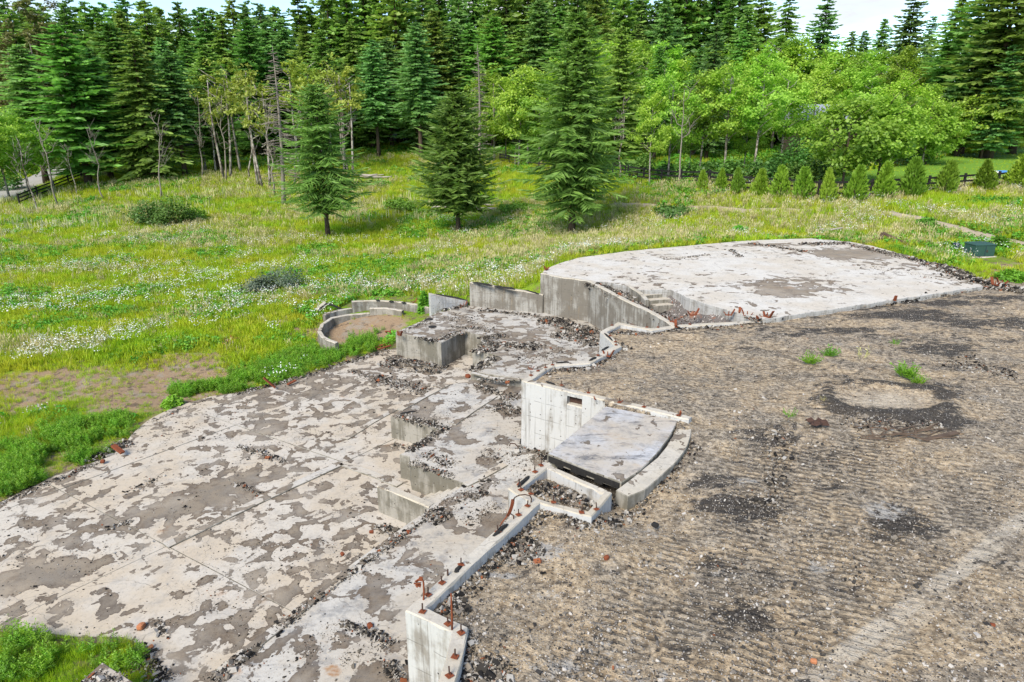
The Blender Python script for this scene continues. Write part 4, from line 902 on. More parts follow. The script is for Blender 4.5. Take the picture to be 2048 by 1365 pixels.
rowC = [(px + r2.uniform(-10, 10), (r2.uniform(0, 32) if px < 630 else r2.uniform(-80, -10)), r2.uniform(132, 142)) for px in np.arange(-40, 1480, 40)]
G1 = "conifers of the forest wall behind the meadow"
forest(rowA, "dark green conifer in the front of the dense forest wall behind the meadow", G1)
forest(rowB, "tall conifer deeper in the forest wall, only its upper half showing", "conifers deeper in the forest wall", True)
forest(rowC, "conifer at the back of the forest, only its tip showing between others", "conifers at the back of the forest", True)
for (px, py, d, w, lb) in [(1465, -4, 98, 1, "dark conifer with drooping tip at the left edge of the open sky"), (1497, 18, 92, .9, "conifer with a ragged leaning tip just left of the cloud gap"), (1531, -12, 100, 1, "tall conifer between the ragged one and the open sky"), (1583, -16, 96, 1, "broad conifer whose boughs fill the skyline left of the sky gap"), (1657, -8, 94, 1.05, "pointed dark conifer standing alone against the blue sky"), (1706, 62, 112, .9, "small far conifer tip under the cloud, left one of a pair"), (1731, 62, 114, .9, "small far conifer tip under the cloud, right one of a pair"), (1771, 37, 104, .8, "slim thin conifer rising into the cloud"), (1800, 90, 108, .9, "short conifer low under the cloud right of the slim one"), (1832, -12, 92, 1.05, "conifer with wide layered boughs right of the cloud gap"), (1868, 33, 98, .8, "slim conifer tip between two wide ones on the right"), (1930, -14, 84, 1.1, "bushy conifer with loose boughs at the upper right"), (1992, -60, 78, 1.15, "large dark conifer cut by the top edge near the right corner"), (2052, -90, 74, 1.2, "huge dark conifer filling the upper right corner"), (2100, -40, 78, 1.2, "dark conifer half cut off by the right edge"),
                       (1436, 37, 78, .85, "nearer dark conifer standing up out of the bright alders"), (1402, 95, 84, .9, "short dark conifer left of the one rising from the bright alders"), (1322, 92, 82, .85, "grey green conifer poking up through bright leaves right of the tall meadow fir"), (1245, 52, 76, .95, "dusky grey conifer with dead lower twigs behind the tallest meadow fir"), (1905, 60, 80, 1.0, "conifer with dense hanging boughs behind the small lawn tree"), (1965, 40, 76, 1.0, "conifer second from the right corner above the lawn"), (2030, 90, 72, 1.0, "lower dark conifer above the right end of the lawn"), (1852, 120, 88, .9, "dark conifer half hidden behind the round green trees on the right"), (1110, 150, 92, .8, "small conifer left of the tallest meadow fir among bright leaves"), (1490, 60, 90, .9, "dark conifer just right of the one rising from the bright alders"),
                       (118, 48, 82, 1.25, "broad feathery conifer at the left road bend"), (175, 95, 86, 1.05, "dark conifer with low boughs beside the left road bend"), (262, 70, 84, 1.2, "large dark conifer whose low boughs shade the meadow on the left"), (335, 100, 86, 1.05, "conifer with a bare lower trunk left of the pale alders"), (405, 90, 92, 1.0, "conifer rising behind the pale alders on the left"), (215, 45, 92, 1.1, "tall conifer between the broad feathery one and the large shady one"), (832, 45, 98, 1.05, "tall fir with long bare lower trunk at the forest edge"), (745, 80, 100, 1.0, "conifer with a slim dark trunk left of the tall bare-trunked fir"), (640, 60, 96, 1.05, "pointed bright green conifer above the leftmost meadow fir"), (35, 90, 84, 1.1, "conifer at the far left edge")]:
    x, y, h = top_at(px, py, d); s = h / 20.0; k = {832: 3, 745: 3, 335: 3, 118: 2, 262: 4}.get(px, int(r2.integers(5)))
    plant_tree("conifer_tree", lb, "conifer tree", CON[k], x, y, s * w * (1.35 if px < 450 else 1.2), zs=1 / (w * (1.35 if px < 450 else 1.2)))

# ---- alders and other broadleaf trees
BL = [broadleaf_meshes("alder", 11, R, 200 + i, cb=cb, clumps=n_, leaves=lv, size=.25, lmat=M_LEAF, bark=(M_BARK_G if i == 2 else M_BARK_W), rag=.4, gap=.3) for i, (R, cb, n_, lv) in enumerate([(3.4, .28, 100, 72), (3.0, .34, 90, 70), (3.7, .24, 110, 72), (2.7, .38, 80, 70), (3.3, .20, 100, 70)])]
BY = [broadleaf_meshes("young_alder", 10, R, 220 + i, cb=cb, clumps=n_, leaves=30, size=.24, lmat=M_LEAF_Y, bark=M_BARK_W, rag=.4, gap=.25, stems=st_) for i, (R, cb, n_, st_) in enumerate([(1.7, .5, 38, 1), (2.0, .45, 46, 2), (1.5, .55, 30, 1)])]
def broad(L, lib, lbl=None, group=None, cat="leafy tree", name="alder_tree", h0=11.0, w0=1.0):
    for e in L:
        px, py, dep = e[:3]; w = e[3] if len(e) > 3 else 1.0; lb = e[4] if len(e) > 4 else lbl
        x, y, h = top_at(px, py, dep); s = h / h0; k = int(r2.integers(len(lib))); plant_tree(name, lb, cat, lib[k], x, y, s * w * w0, zs=1 / (w * w0), group=group if len(e) <= 4 else None)
broad([(px + r2.uniform(-10, 10), py + r2.uniform(-14, 14), r2.uniform(84, 96), 1.0) for px, py in [(990, 130), (1030, 125), (1072, 140), (1118, 122), (1165, 92), (1205, 88), (1240, 84), (1290, 88), (1335, 104), (1385, 122), (1530, 86), (1560, 92), (1600, 86), (1640, 84), (1680, 92), (1725, 98), (1770, 104), (1815, 112), (1860, 120), (1010, 180), (1060, 190), (1110, 200), (1195, 150), (1255, 140), (1310, 150), (1420, 100), (1470, 95), (1500, 110), (1580, 110), (1625, 110), (1700, 120), (1750, 125), (1800, 130), (1150, 130), (1375, 150), (1440, 140)]],
      BL, "bright green alder in the leafy belt below the dark conifers", "alders of the bright leafy belt")
broad([(1310, 190, 60, .8, "slim bright alder at the left end of the leafy group behind the fence"), (1352, 138, 62, .9, "alder with a dark mossy trunk beside the fence corner"), (1415, 150, 64, .9, "alder with many pale stems behind the row of small cypresses"), (1470, 122, 62, 1.0, "tall yellow green alder crown left of the middle of the leafy group"), (1530, 128, 60, 1.0, "alder with a slanting white trunk in the leafy group"), (1585, 135, 66, 1.0, "alder with pale bare boughs left of the glimpsed roof"), (1640, 128, 70, 1.0, "alder rising straight behind the glimpsed roof"), (1745, 135, 66, 1.1, "tall round alder right of the glimpsed roof"), (1810, 150, 64, 1.05, "wide alder crown at the right shoulder of the leafy group"), (1872, 175, 66, 1.0, "alder at the right end of the leafy group above the lawn"), (1388, 210, 66, .9, "low alder filling the gap behind the fence corner"), (1500, 215, 64, .9, "lower alder with thin white stems in the leafy group")], BL)
for (px, py, top, R, lb, kw) in [(1684, 378, 206, 3.0, "round crowned tree on the lawn edge in front of the leafy group", dict(cb=.22, clumps=110)), (1752, 372, 196, 2.9, "round tree right behind the round crowned one on the lawn edge", dict(cb=.18, clumps=95)), (1962, 318, 186, 3.0, "small separate tree on the mown lawn at the right", dict(cb=.3, clumps=85)), (1850, 330, 200, 3.0, "leafy tree with low boughs at the upper edge of the lawn", dict(cb=.12, clumps=95))]:
    g = GP(px, py); h = PD(px, top, g[1])[2] - g[2]
    plant_tree("lawn_tree", lb, "leafy tree", broadleaf_meshes("lawn_tree", h, R, int(px), leaves=62, size=.26, lmat=M_LEAF, bark=M_BARK_D, rag=.22, **kw), g[0], g[1], z=g[2])
YL = [(412, 345, 150, "thin white alder with a light leaf tuft left of the pale grove"), (455, 358, 128, "white alder with yellow green top in the left of the pale grove"), (482, 348, 118, "tallest yellow green alder of the pale grove"), (516, 372, 130, "white trunked alder in the middle of the pale grove"), (533, 380, 150, "slim alder leaning left in the pale grove"), (600, 350, 122, "yellow green alder right of the dead grey spruce"), (628, 345, 116, "alder just left of the thin meadow fir top"), (690, 350, 118, "forked alder with bare pale boughs right of the thin meadow fir"), (706, 356, 135, "alder with leafy top at the right end of the pale grove"), (432, 350, 170, "short white alder with few leaves in the pale grove"), (655, 340, 130, "alder behind the thin meadow fir")]
for i, (px, py, top, lb) in enumerate(YL):
    g = GP(px, py); h = PD(px, top, g[1])[2] - g[2]; plant_tree("alder_tree", lb, "alder tree", BY[i % 3], g[0], g[1], h / 10.0, z=g[2], zs=1.0)
for i, (px, py, top, lb) in enumerate([(20, 400, 205, "light green leafy tree at the left edge above the road"), (60, 392, 222, "light green tree right of the one at the left edge"), (-30, 410, 190, "leafy tree cut by the left edge above the road"), (110, 385, 260, "low leafy tree beside the left road"), (5, 360, 60, "olive brown leafy tree at the upper left edge"), (48, 330, 12, "tall olive brown tree against the sky at the upper left"), (95, 325, 22, "olive brown tree right of the tallest one at the upper left")]):
    g = GP(px, py) if i < 4 else None
    if g is None: x, y, h = top_at(px, top, 96 + i); 
    else: x, y = g[0], g[1]; h = PD(px, top, g[1])[2] - g[2]
    lib = BL[(i * 2) % 5] if i < 4 else BRN[i % 2] if 'BRN' in globals() else None
    if lib is None: BRN = [broadleaf_meshes("brown_tree", 20, 3.2, 260 + k, cb=.15, clumps=90, leaves=50, size=.34, lmat=M_LEAF_BR, bark=M_BARK_G, rag=.3, gap=.15) for k in range(2)]; lib = BRN[i % 2]
    plant_tree("leafy_tree", lb, "leafy tree", lib, x, y, h / (11.0 if i < 4 else 20.0))

# ---- dead and bare trees
def snag(px, py, top, mesh, h0, lb, name="dead_tree", lean=None, ptop=None):
    g = GP(px, py); h = PD(px, top, g[1])[2] - g[2]; t = thing(name, lb, "dead tree", tuple(g), float(RNG.uniform(0, 6.28)))
    if ptop is not None:                                   # the trunk leans: its top shows at another column
        e = PD(ptop, top, g[1]); dx = (e[0] - g[0]) ; t.rotation_euler = (0, math.atan2(dx, h), 0)
    s = h / h0; t.scale = (s, s, s); obj("trunk", mesh, t); return t
snag(568, 414, 92, dead_tree_mesh("dead_spruce", 14, 31, 2.2, 110, M_BARK_G), 14, "dead grey spruce with fine bare twigs in the pale grove", ptop=545)
snag(958, 345, 88, dead_tree_mesh("dead_spruce_tall", 16, 32, 2.1, 120, M_BARK_G), 16, "tall dead spruce spike above the middle meadow fir")
for i, (px, py, top, pt, lb) in enumerate([(76, 428, 272, 40, "bare white alder leaning left at the far left of the meadow"), (119, 416, 240, 98, "bare crooked alder second from the left of the meadow"), (210, 402, 258, 172, "forked dead alder with peeling bark leaning over the left fence"), (155, 392, 290, 138, "grey split snag beside the thick trunk on the left"), (323, 398, 228, 312, "bare alder with bent crown and one leafy bough left of the pale grove"), (404, 358, 190, 392, "bare dark stem behind the leafy alder left of the pale grove"), (500, 360, 200, 496, "bare white stem in the middle of the pale grove"), (548, 392, 200, 540, "bare stem beside the dead grey spruce"), (990, 322, 215, 998, "twiggy bare tree right of the tall dead spruce"), (1240, 360, 190, 1262, "pale bare tree with spreading dead boughs right of the tallest meadow fir"), (1355, 372, 180, 1362, "mossy bare trunk at the fence corner"), (1030, 335, 240, 1030, "thin bare stem before the leafy belt"), (588, 372, 190, 585, "bare pale stem right of the dead grey spruce"), (697, 352, 150, 672, "bare stem with upswept forks at the right of the pale grove"), (452, 362, 190, 440, "bare white stem at the left of the pale grove"), (2, 525, 480, 2, "weathered stump at the left edge of the meadow")]):
    snag(px, py, top, alder_snag("bare_alder", 8, 300 + i, M_BARK_G if i % 3 else M_BARK_W, 8, .075, .6, 1.3), 8, lb, ptop=pt)

# ---- small cypress row, shrubs
THU = []
for i in range(4):
    r = np.random.default_rng(400 + i); n = 1500; t = r.random(n) ** .8; az = r.uniform(0, 6.283, n); prof = np.clip((t + .06) / .22, 0, 1) ** .6 * (1.02 - t) ** (.62 + .12 * i) * 1.12
    rad = .62 * prof * (r.random(n) ** .28) * (1 + .22 * np.sin(3 * az + 5 * t + i * 2) + .14 * np.sin(7 * az - 9 * t + i)); b = np.stack([np.cos(az) * rad, np.sin(az) * rad, t * 1.62 + .04], 1)
    d = unit(np.stack([np.cos(az) * .55, np.sin(az) * .55, np.full(n, .85)], 1) + r.normal(0, .28, (n, 3))); s = unit(np.cross(d, r.normal(0, 1, (n, 3)))); L = r.uniform(.14, .30, n)
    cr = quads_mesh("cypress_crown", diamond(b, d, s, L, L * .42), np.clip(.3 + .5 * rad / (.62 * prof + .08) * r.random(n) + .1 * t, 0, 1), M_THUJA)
    THU.append((trunk_mesh("cypress_trunk", [(0, 0, -.1), (0, 0, .5), (0, 0, 1.2)], [.05, .04, .015], M_BARK_D, 6), cr))
lbls = ["small round cypress at the left end of the row", "second small cypress from the left end of the row", "third small cypress from the left, in front of a white trunk", "fourth small cypress from the left in the row along the fence", "plump cypress left of the first visible fence rails", "wide cypress between two fence posts, sixth from the left", "narrow cypress beside a fence post, seventh from the left", "broad full cypress in front of the dark lawn trunk", "tall cypress right of the dark lawn trunk", "cypress with a pointed leader before the lawn", "cypress in front of the rightmost open fence rails", "large cypress before the white and blue sheet", "largest cypress at the right edge of the row"]
for i, (px, py, top, sc) in enumerate([(1405, 381, 343, .95), (1440, 385, 340, 1), (1477, 389, 340, 1), (1519, 395, 342, 1), (1560, 398, 336, 1.05), (1606, 400, 339, 1.1), (1655, 404, 341, .95), (1705, 402, 336, 1.1), (1762, 398, 329, 1.15), (1820, 395, 321, 1.1), (1888, 390, 326, 1.1), (1966, 385, 324, 1.4), (2036, 380, 313, 1.45)]):
    g = GP(px, py); h = PD(px, top, g[1])[2] - g[2]; s = h / 1.68
    sc *= float(r2.uniform(.74, .94)); plant_tree("cypress_shrub", lbls[i], "shrub", THU[(i * 3 + i // 4) % 4], g[0], g[1], s * sc * .95, zs=1 / (sc * .95), lean=(float(r2.normal(0, .05)), float(r2.normal(0, .05))), group="small cypresses planted along the fence", z=g[2])
def bush_mesh(name, R, h, seed, n=1500, size=.14, mat=None):
    r = np.random.default_rng(seed); nc = 26; C = unit(r.normal(0, 1, (nc, 3))) * (r.random((nc, 1)) ** .4); C[:, 2] = np.sqrt(np.clip(1 - C[:, 0] ** 2 - C[:, 1] ** 2, 0, 1)) * r.uniform(.35, 1, nc); k = r.integers(0, nc, n)
    b = C[k] * np.array([R * .8, R * .8, h * .72]) + unit(r.normal(0, 1, (n, 3))) * (r.random((n, 1)) ** .5) * np.array([R * .32, R * .32, h * .3]); b[:, 2] = np.abs(b[:, 2])
    nr = unit(np.array([0, 0, .8]) + unit(b) * .5 + r.normal(0, .5, (n, 3))); d = unit(np.cross(nr, r.normal(0, 1, (n, 3)))); L = size * r.uniform(.6, 1.4, n)
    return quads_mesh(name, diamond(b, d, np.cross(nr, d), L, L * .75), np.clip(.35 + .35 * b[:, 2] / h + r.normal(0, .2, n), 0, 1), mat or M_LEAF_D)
def bush(px, py, R, h, seed, lb, mat=None, size=.14, n=1500, name="shrub"):
    g = GP(px, py); t = tag(obj(name, bush_mesh(name, R, h, seed, n, size, mat)), lb, "shrub"); t.location = tuple(g); t.rotation_euler = (0, 0, seed); return t
for i, (px, py, R, h, lb, mt) in enumerate([(298, 452, 2.1, 2.5, "left half of the big dark green bush in the meadow", M_LEAF_D), (352, 453, 2.3, 2.8, "right half of the big dark green bush in the meadow", M_LEAF_D), (390, 444, 1.3, 1.6, "small leafy bush at the right end of the big meadow bush", M_BROAD), (572, 580, 1.5, 1.6, "white flowering bramble bush among the daisies", M_BRAMBLE), (520, 588, 1.3, 1.1, "pale bramble left of the white flowering bush", M_BRAMBLE), (800, 422, 2.7, 1.4, "grassy bush mound left of the middle meadow fir", M_BROAD), (1035, 425, 2.6, 1.1, "low leafy bush between the middle and the tall fir", M_BROAD), (1345, 432, 2.0, .8, "dark low bush beside the dry path", M_LEAF_D), (1850, 455, .6, .55, "round weed bush on the bend of the gravel path", M_BROAD), (1992, 500, .55, .8, "leafy weed standing right of the green utility box", M_BROAD), (850, 622, .35, 1.1, "upright green shrub at the end of the smooth low wall", M_BROAD), (2030, 560, .8, .5, "bright weed clump at the right edge by the garage floor corner", M_HORSE), (345, 812, .35, .4, "single bright horsetail clump at the edge of the lower floor", M_HORSE), (1480, 465, .5, .5, "small bush at the back edge of the garage floor", M_BROAD)]):
    bush(px, py, R, h, 500 + i, lb, mt, .19 if py < 520 else .10, 2400)
for i, (px, py, R, h) in enumerate([(1265, 352, 1.6, 1.4), (1290, 350, 1.4, 2.2), (1330, 358, 1.6, 1.8), (1375, 362, 1.5, 2.2), (1420, 364, 1.7, 2.0), (1460, 366, 1.7, 2.4), (1505, 368, 1.8, 2.2), (1550, 370, 1.7, 2.6), (1595, 371, 1.6, 2.0), (1635, 368, 1.6, 2.2), (1610, 345, 2.2, 3.6), (1580, 340, 2, 3.2), (1655, 350, 2, 3.0), (1790, 330, 2.0, 2.5), (1830, 322, 2, 2), (1060, 318, 2, 3), (1100, 322, 2, 3), (1170, 330, 2, 2.4), (1215, 335, 2, 2.6), (700, 300, 2, 1.6), (760, 292, 2, 2), (880, 292, 2.4, 2), (350, 322, 2, 2), (470, 300, 2, 2), (560, 300, 2, 1.8), (20, 380, 2, 2.4), (150, 352, 1.6, 1.6), (950, 310, 2.2, 2.2)]):
    t = bush(px, py, R, h, 540 + i, "dark undergrowth shrub in the shade below the forest edge trees", M_LEAF_D, .22, 1100, "undergrowth_shrub"); t['group'] = "undergrowth shrubs along the forest edge"

# ------------------------------------------------------------------ fences
def fence(name, label, pts, ph, rails, spacing=2.4, mat=None):
    t = thing(name, label, "fence", (0, 0, 0)); pm = MB(); pm.box((0, 0, ph / 2 - .2), (.14, .14, ph + .4)); pmesh = pm.mesh("post", mat, bevel=.012)
    W = [GP(*q) for q in pts]; line = []
    for i in range(len(W) - 1):
        a, b = W[i], W[i + 1]; n = max(1, int(np.hypot(*(b - a)[:2]) / spacing))
        line += [a + (b - a) * (k / n) for k in range(n)]
    line.append(W[-1])
    for p in line: p[2] = float(T(np.array([p[0]]), np.array([p[1]]), False)[0])
    for p in line: obj("post", pmesh, t, (p[0], p[1], p[2]))
    for i in range(len(line) - 1):
        for z in rails:
            m = MB(); m.bar((line[i][0], line[i][1] - .09, line[i][2] + z), (line[i + 1][0], line[i + 1][1] - .09, line[i + 1][2] + z), .04, .13); m.build("rail", mat, t)
    return t
fence("rail_fence", "black three-rail ranch fence behind the row of small cypresses", [(2110, 366), (1993, 378), (1854, 388), (1740, 396), (1635, 398), (1575, 392), (1480, 384), (1361, 371), (1255, 357)], 1.25, (.35, .72, 1.08), 2.4, M_BLACKPAINT)
fence("rail_fence", "black rail fence running back to the forest behind the meadow firs", [(1250, 356), (1180, 346), (1078, 340), (1000, 326)], 1.25, (.35, .72, 1.08), 2.6, M_BLACKPAINT)
fence("rail_fence", "black rail fence along the left gravel road", [(40, 412), (110, 384), (165, 362), (232, 334)], 1.25, (.4, .75, 1.08), 2.6, M_BLACKPAINT)
fence("wood_fence", "far grey rail fence crossing the meadow before the forest on the left", [(330, 312), (400, 306), (470, 303), (560, 300)], 1.2, (.5, 1.0), 3.2, M_GREYWOOD)

# ------------------------------------------------------------------ house glimpsed through the trees
hx, hy, _ = PD(1655, 215, 76); hz = float(T(np.array([hx]), np.array([hy]))[0])
hs = thing("house", "pale roofed house glimpsed through the leaves behind the lawn trees", "house", (hx, hy, hz)); topz = PD(1655, 209, 76)[2] - hz
m = MB(); m.box((0, 0, (topz - 1.6) / 2), (6.5, 5, topz - 1.6)); m.build("wall", M_BARK_D, hs)
m = MB(); e = topz - 1.6; m.add([(-3.7, -2.9, e), (3.7, -2.9, e), (3.7, 2.9, e), (-3.7, 2.9, e), (-3.2, 0, topz), (3.2, 0, topz)], [(0, 1, 5, 4), (2, 3, 4, 5), (0, 4, 3), (1, 2, 5), (3, 2, 1, 0)]); m.build("roof", M_ROOF, hs)
for wx in (-1.6, 1.6):
    m = MB(); m.box((wx, -2.53, e - 1.3), (1.0, .06, 1.2)); m.build("window", M_NAVY, hs)
# sheets on the lawn
g = GP(1985, 350); m = MB()
for k in range(4): m.box((-.7 + k * .28, .1 * math.sin(k * 2), .12), (.55, .7, .24 + .08 * (k % 2)), Matrix.Rotation(.3 * k, 3, 'Z') @ Matrix.Rotation(.12 * (k - 1), 3, 'X'))
tag(m.build("crumpled_sheet", M_WHITE, None, tuple(g), bevel=.08), "crumpled white sheet on the lawn behind the fence", "sheet")
g = GP(2006, 349); m = MB(); m.box((0, 0, .13), (.8, .6, .26), Matrix.Rotation(.2, 3, 'X')); m.box((.35, .15, .1), (.6, .5, .2), Matrix.Rotation(-.2, 3, 'Y'))
tag(m.build("blue_sheet", M_BLUE, None, tuple(g), bevel=.07), "blue sheet heap beside the white one behind the fence", "sheet")

# ------------------------------------------------------------------ utility boxes
g = GP(1956, 512) + np.array([0, 0, .05]); ub = thing("utility_box", "dark green pad mounted utility box at the right of the garage floor", "utility box", tuple(g), .10); ub.scale = (.84, .84, .84)
m = MB(); m.box((0, 0, -.02), (1.45, 1.15, .12)); m.build("concrete_pad", M_TOP, ub, bevel=.02)
m = MB(); m.box((0, 0, .36), (1.22, .92, .64)); m.build("cabinet", M_GREENBOX, ub, bevel=.025)
m = MB(); m.add([(-.65, -.5, .68), (.65, -.5, .68), (.65, .5, .68), (-.65, .5, .68), (-.6, -.44, .745), (.6, -.44, .745), (.6, .44, .765), (-.6, .44, .765)], [(0, 1, 5, 4), (1, 2, 6, 5), (2, 3, 7, 6), (3, 0, 4, 7), (4, 5, 6, 7), (3, 2, 1, 0)]); ld = m.build("lid", M_GREENBOX, ub, bevel=.012)
m = MB(); m.box((0, -.475, .36), (.012, .03, .6)); m.build("door_seam", M_NAVY, ub)
m = MB(); m.box((.1, -.48, .36), (.05, .05, .12)); m.build("latch", M_RUSTD, ub, bevel=.006)
g = GP(1911, 498); ud = thing("utility_pedestal", "small dark blue cable pedestal left of the green utility box", "utility pedestal", tuple(g), .1); ud.scale = (.85, .85, .85)
m = MB(); m.box((0, 0, .16), (.26, .26, .4)); m.build("body", M_NAVY, ud, bevel=.02)
m = MB(); m.box((0, 0, .385), (.31, .31, .09)); m.build("cap", M_NAVY, ud, bevel=.03)

# ------------------------------------------------------------------ anchor bolts in the wall tops
m = MB(); m.tube([(0, 0, -.02), (0, 0, .115)], [.0095, .0095], 6); ME_ROD = m.mesh("anchor_bolt", M_RUSTD)
m = MB(); m.box((0, 0, .005), (.078, .078, .008)); ME_PLATE = m.mesh("washer_plate", M_RUST, bevel=.002)
m = MB(); m.tube([(0, 0, .009), (0, 0, .026)], [.018, .018], 6); ME_NUT = m.mesh("nut", M_RUST)
def bolts(pts, parent, z=.012):
    for px, py in pts:
        c = P(px, py, z); rod = obj("anchor_bolt", ME_ROD, parent, tuple(c)); rod.rotation_euler = (float(RNG.normal(0, .06)), float(RNG.normal(0, .06)), float(RNG.uniform(0, 1.5))); s = float(RNG.uniform(.85, 1.25)); rod.scale = (1.15, 1.15, s)
        obj("washer_plate", ME_PLATE, rod); obj("nut", ME_NUT, rod)
bolts([(845, 1224), (896, 1248), (922, 1266), (910, 1314), (899, 1352), (856, 1190), (884, 1166), (922, 1130), (996, 1064), (1037, 1030), (1055, 1012), (1042, 980), (1039, 969)], W_LOW)
LW = [o for o in COL.objects if o.name.startswith("light_well_wall")]
bolts([(1062, 988), (1107, 1005), (1163, 1025), (1193, 1019)], LW[0]); bolts([(1070, 944), (1082, 931)], LW[1])
bolts([(1062, 751), (1123, 771), (1177, 786), (1239, 805), (1288, 814), (1356, 831)], W_Q)
bolts([(1076, 742), (1091, 735), (1105, 730), (1224, 651), (1220, 672), (1231, 684), (1232, 690), (1316, 655), (1294, 655), (1380, 649), (1196, 711)], W_UP)
# charred scraps of the burnt sill
def scrap(p, q, z, w, h, label, mat=None, seed=0):
    a, b = Vector(P(*p, z)), Vector(P(*q, z)); n = 5; r = np.random.default_rng(seed); mb = MB(); d = (b - a); sd = Vector((-d.y, d.x, 0)).normalized(); V = []; F = []
    for i in range(n + 1):
        c = a.lerp(b, i / n) - a + sd * float(r.normal(0, w * .08)); ww = w * (.45 if i in (0, n) else float(r.uniform(.75, 1.1))); hh = h * (.4 if i in (0, n) else float(r.uniform(.7, 1.2)))
        V += [c - sd * ww / 2, c - sd * ww / 3 + Vector((0, 0, hh)), c + sd * ww / 3 + Vector((0, 0, hh * .9)), c + sd * ww / 2]
    for i in range(n):
        for k in range(4): F.append((i * 4 + k, i * 4 + (k + 1) % 4, (i + 1) * 4 + (k + 1) % 4, (i + 1) * 4 + k))
    F += [(3, 2, 1, 0), tuple(n * 4 + k for k in range(4))]; mb.add(V, F)
    return tag(mb.build("charred_wood", mat or M_CHAR, None, tuple(a), bevel=.004), label, "charred wood")
for i, (p, q, z, w, lb) in enumerate([((986, 1073), (1015, 1049), .012, .085, "longest charred sill piece on the lower foundation wall beside a bolt"), ((1036, 975), (1058, 953), .012, .085, "charred sill piece on the left wall of the light well"), ((910, 1146), (922, 1133), .012, .075, "short charred sill piece left of a bolt on the lower foundation wall"), ((1092, 764), (1111, 770), .012, .075, "charred sill piece on top of the wall with the vent opening"), ((1203, 702), (1218, 694), .012, .09, "charred piece on the zigzag wall below its white triangle face"), ((1178, 722), (1193, 715), .012, .09, "charred piece on the low bend of the zigzag wall"), ((1112, 727), (1138, 724.5), .012, .07, "thin charred strip on the zigzag wall left of its bend"), ((1209, 667), (1225, 682), .012, .07, "charred strip on the leaning part of the zigzag wall"), ((800, 828), (833, 823), -1.895, .10, "black charred stick on the middle level beside the far cross wall"), ((1060, 930), (1010, 960), -.0, .0, "")]):
    if w: scrap(p, q, z, w, .035, lb, seed=i)
for i, (p, q) in enumerate([((945, 566), (985, 573)), ((988, 573), (1030, 580)), ((1036, 581), (1078, 589))]):
    zz = float(np.interp(i, [0, 1, 2], [tF[0], (tF[0] + tF[1]) / 2, tF[2]])); o = scrap(p, q, zz + .004, .16, .07, ["left", "middle", "right"][i] + " charred sill length on the grey retaining wall before the daisies", seed=30 + i)
scrap((872, 589), (935, 602), tF1[1] - .01, .12, .06, "charred sill strip on the smooth light grey wall end", seed=40)
for i, (p, q) in enumerate([((752, 602), (760, 602)), ((778, 603.5), (787, 604)), ((803, 606), (812, 607))]): scrap(p, q, -1.615, .12, .06, ["left", "middle", "right"][i] + " black scrap on top of the tall outer planter wall", seed=50 + i)

# ------------------------------------------------------------------ rusty iron
def rod(label, pts, r, mat=M_RUST, name="rusty_rod", cat="rusty rod"):
    a = Vector(pts[0]); m = MB(); m.tube([Vector(p) - a for p in pts], r, 6); return tag(m.build(name, mat, None, tuple(a), True), label, cat)
def at_depth(px, py, ref):                     # a point standing straight above ref, seen at (px, py)
    return tuple(PD(px, py, ref[1]))
rb = P(904, 1259, 0); rod("straight rusty rod standing upright at the corner of the lower foundation wall", [rb + np.array([0, 0, -.02]), at_depth(904, 1232, rb), at_depth(903, 1210, rb), at_depth(902, 1187, rb)], [.014, .016, .013, .010])
rb = P(847, 1199, 0); sg = thing("rusty_hold_down", "rusty rod with a twisted bracket on top beside the leftmost bolt", "rusty bracket", tuple(rb))
m = MB(); L0 = Vector(rb); m.tube([Vector(at_depth(*q, rb)) - L0 for q in [(847, 1200), (848, 1185), (847, 1165), (843, 1156), (838, 1157)]], [.014, .014, .013, .012, .012], 6); m.build("rod", M_RUST, sg)
m = MB(); v0 = Vector(at_depth(841, 1158, rb)) - L0
for k, (dx, dz, a, w) in enumerate([(0, 0, .3, .07), (-.035, -.03, .9, .09), (-.05, -.09, 1.5, .10), (-.03, -.13, 2.1, .06), (-.06, -.14, .6, .05)]): m.box((v0.x + dx, v0.y + .01 * k, v0.z + dz), (.05, .012, w), Matrix.Rotation(a, 3, 'Y') @ Matrix.Rotation(k * .6, 3, 'Z'))
m.build("twisted_bracket", M_RUST, sg)
rb = P(1062, 1005, 0); sg = thing("rusty_hold_down", "rusty strap hanging from an arched rod over the foundation wall", "rusty strap", tuple(rb)); L0 = Vector(rb)
m = MB(); m.tube([Vector(at_depth(*q, rb)) - L0 for q in [(1062, 1006), (1063, 998), (1060, 992), (1050, 989.5), (1038, 991), (1030, 995), (1026, 1001)]], .012, 6); m.build("rod", M_RUSTD, sg)
m = MB(); q_ = [(1026, 999), (1025, 1007), (1022, 1018), (1018, 1028), (1015, 1033)]; pts = [Vector(at_depth(*q, rb)) - L0 for q in q_]
for a, b in zip(pts[:-1], pts[1:]): m.bar(a, b, .012, .062, (1, .3, .4))
m.build("strap", M_RUST, sg)
rb2 = P(1027, 1038, 0); m = MB(); m.tube([Vector(p) - L0 for p in [at_depth(1015, 1032, rb), at_depth(1021, 1028, rb), tuple(rb2 + np.array([0, 0, .06])), tuple(rb2)]], .010, 6); m.build("hook", M_RUSTD, sg)
rb = P(1000, 1052, 0); rod("thin rusty rod leaning over the wall edge below the hanging strap", [tuple(rb), at_depth(1005, 1044, rb), at_depth(1014, 1033, rb)], .011)
rb = P(896, 1152, 0); rod("short upright rusty pin halfway along the lower foundation wall", [tuple(rb + np.array([0, 0, -.02])), at_depth(895, 1140, rb)], .014, M_RUSTD)
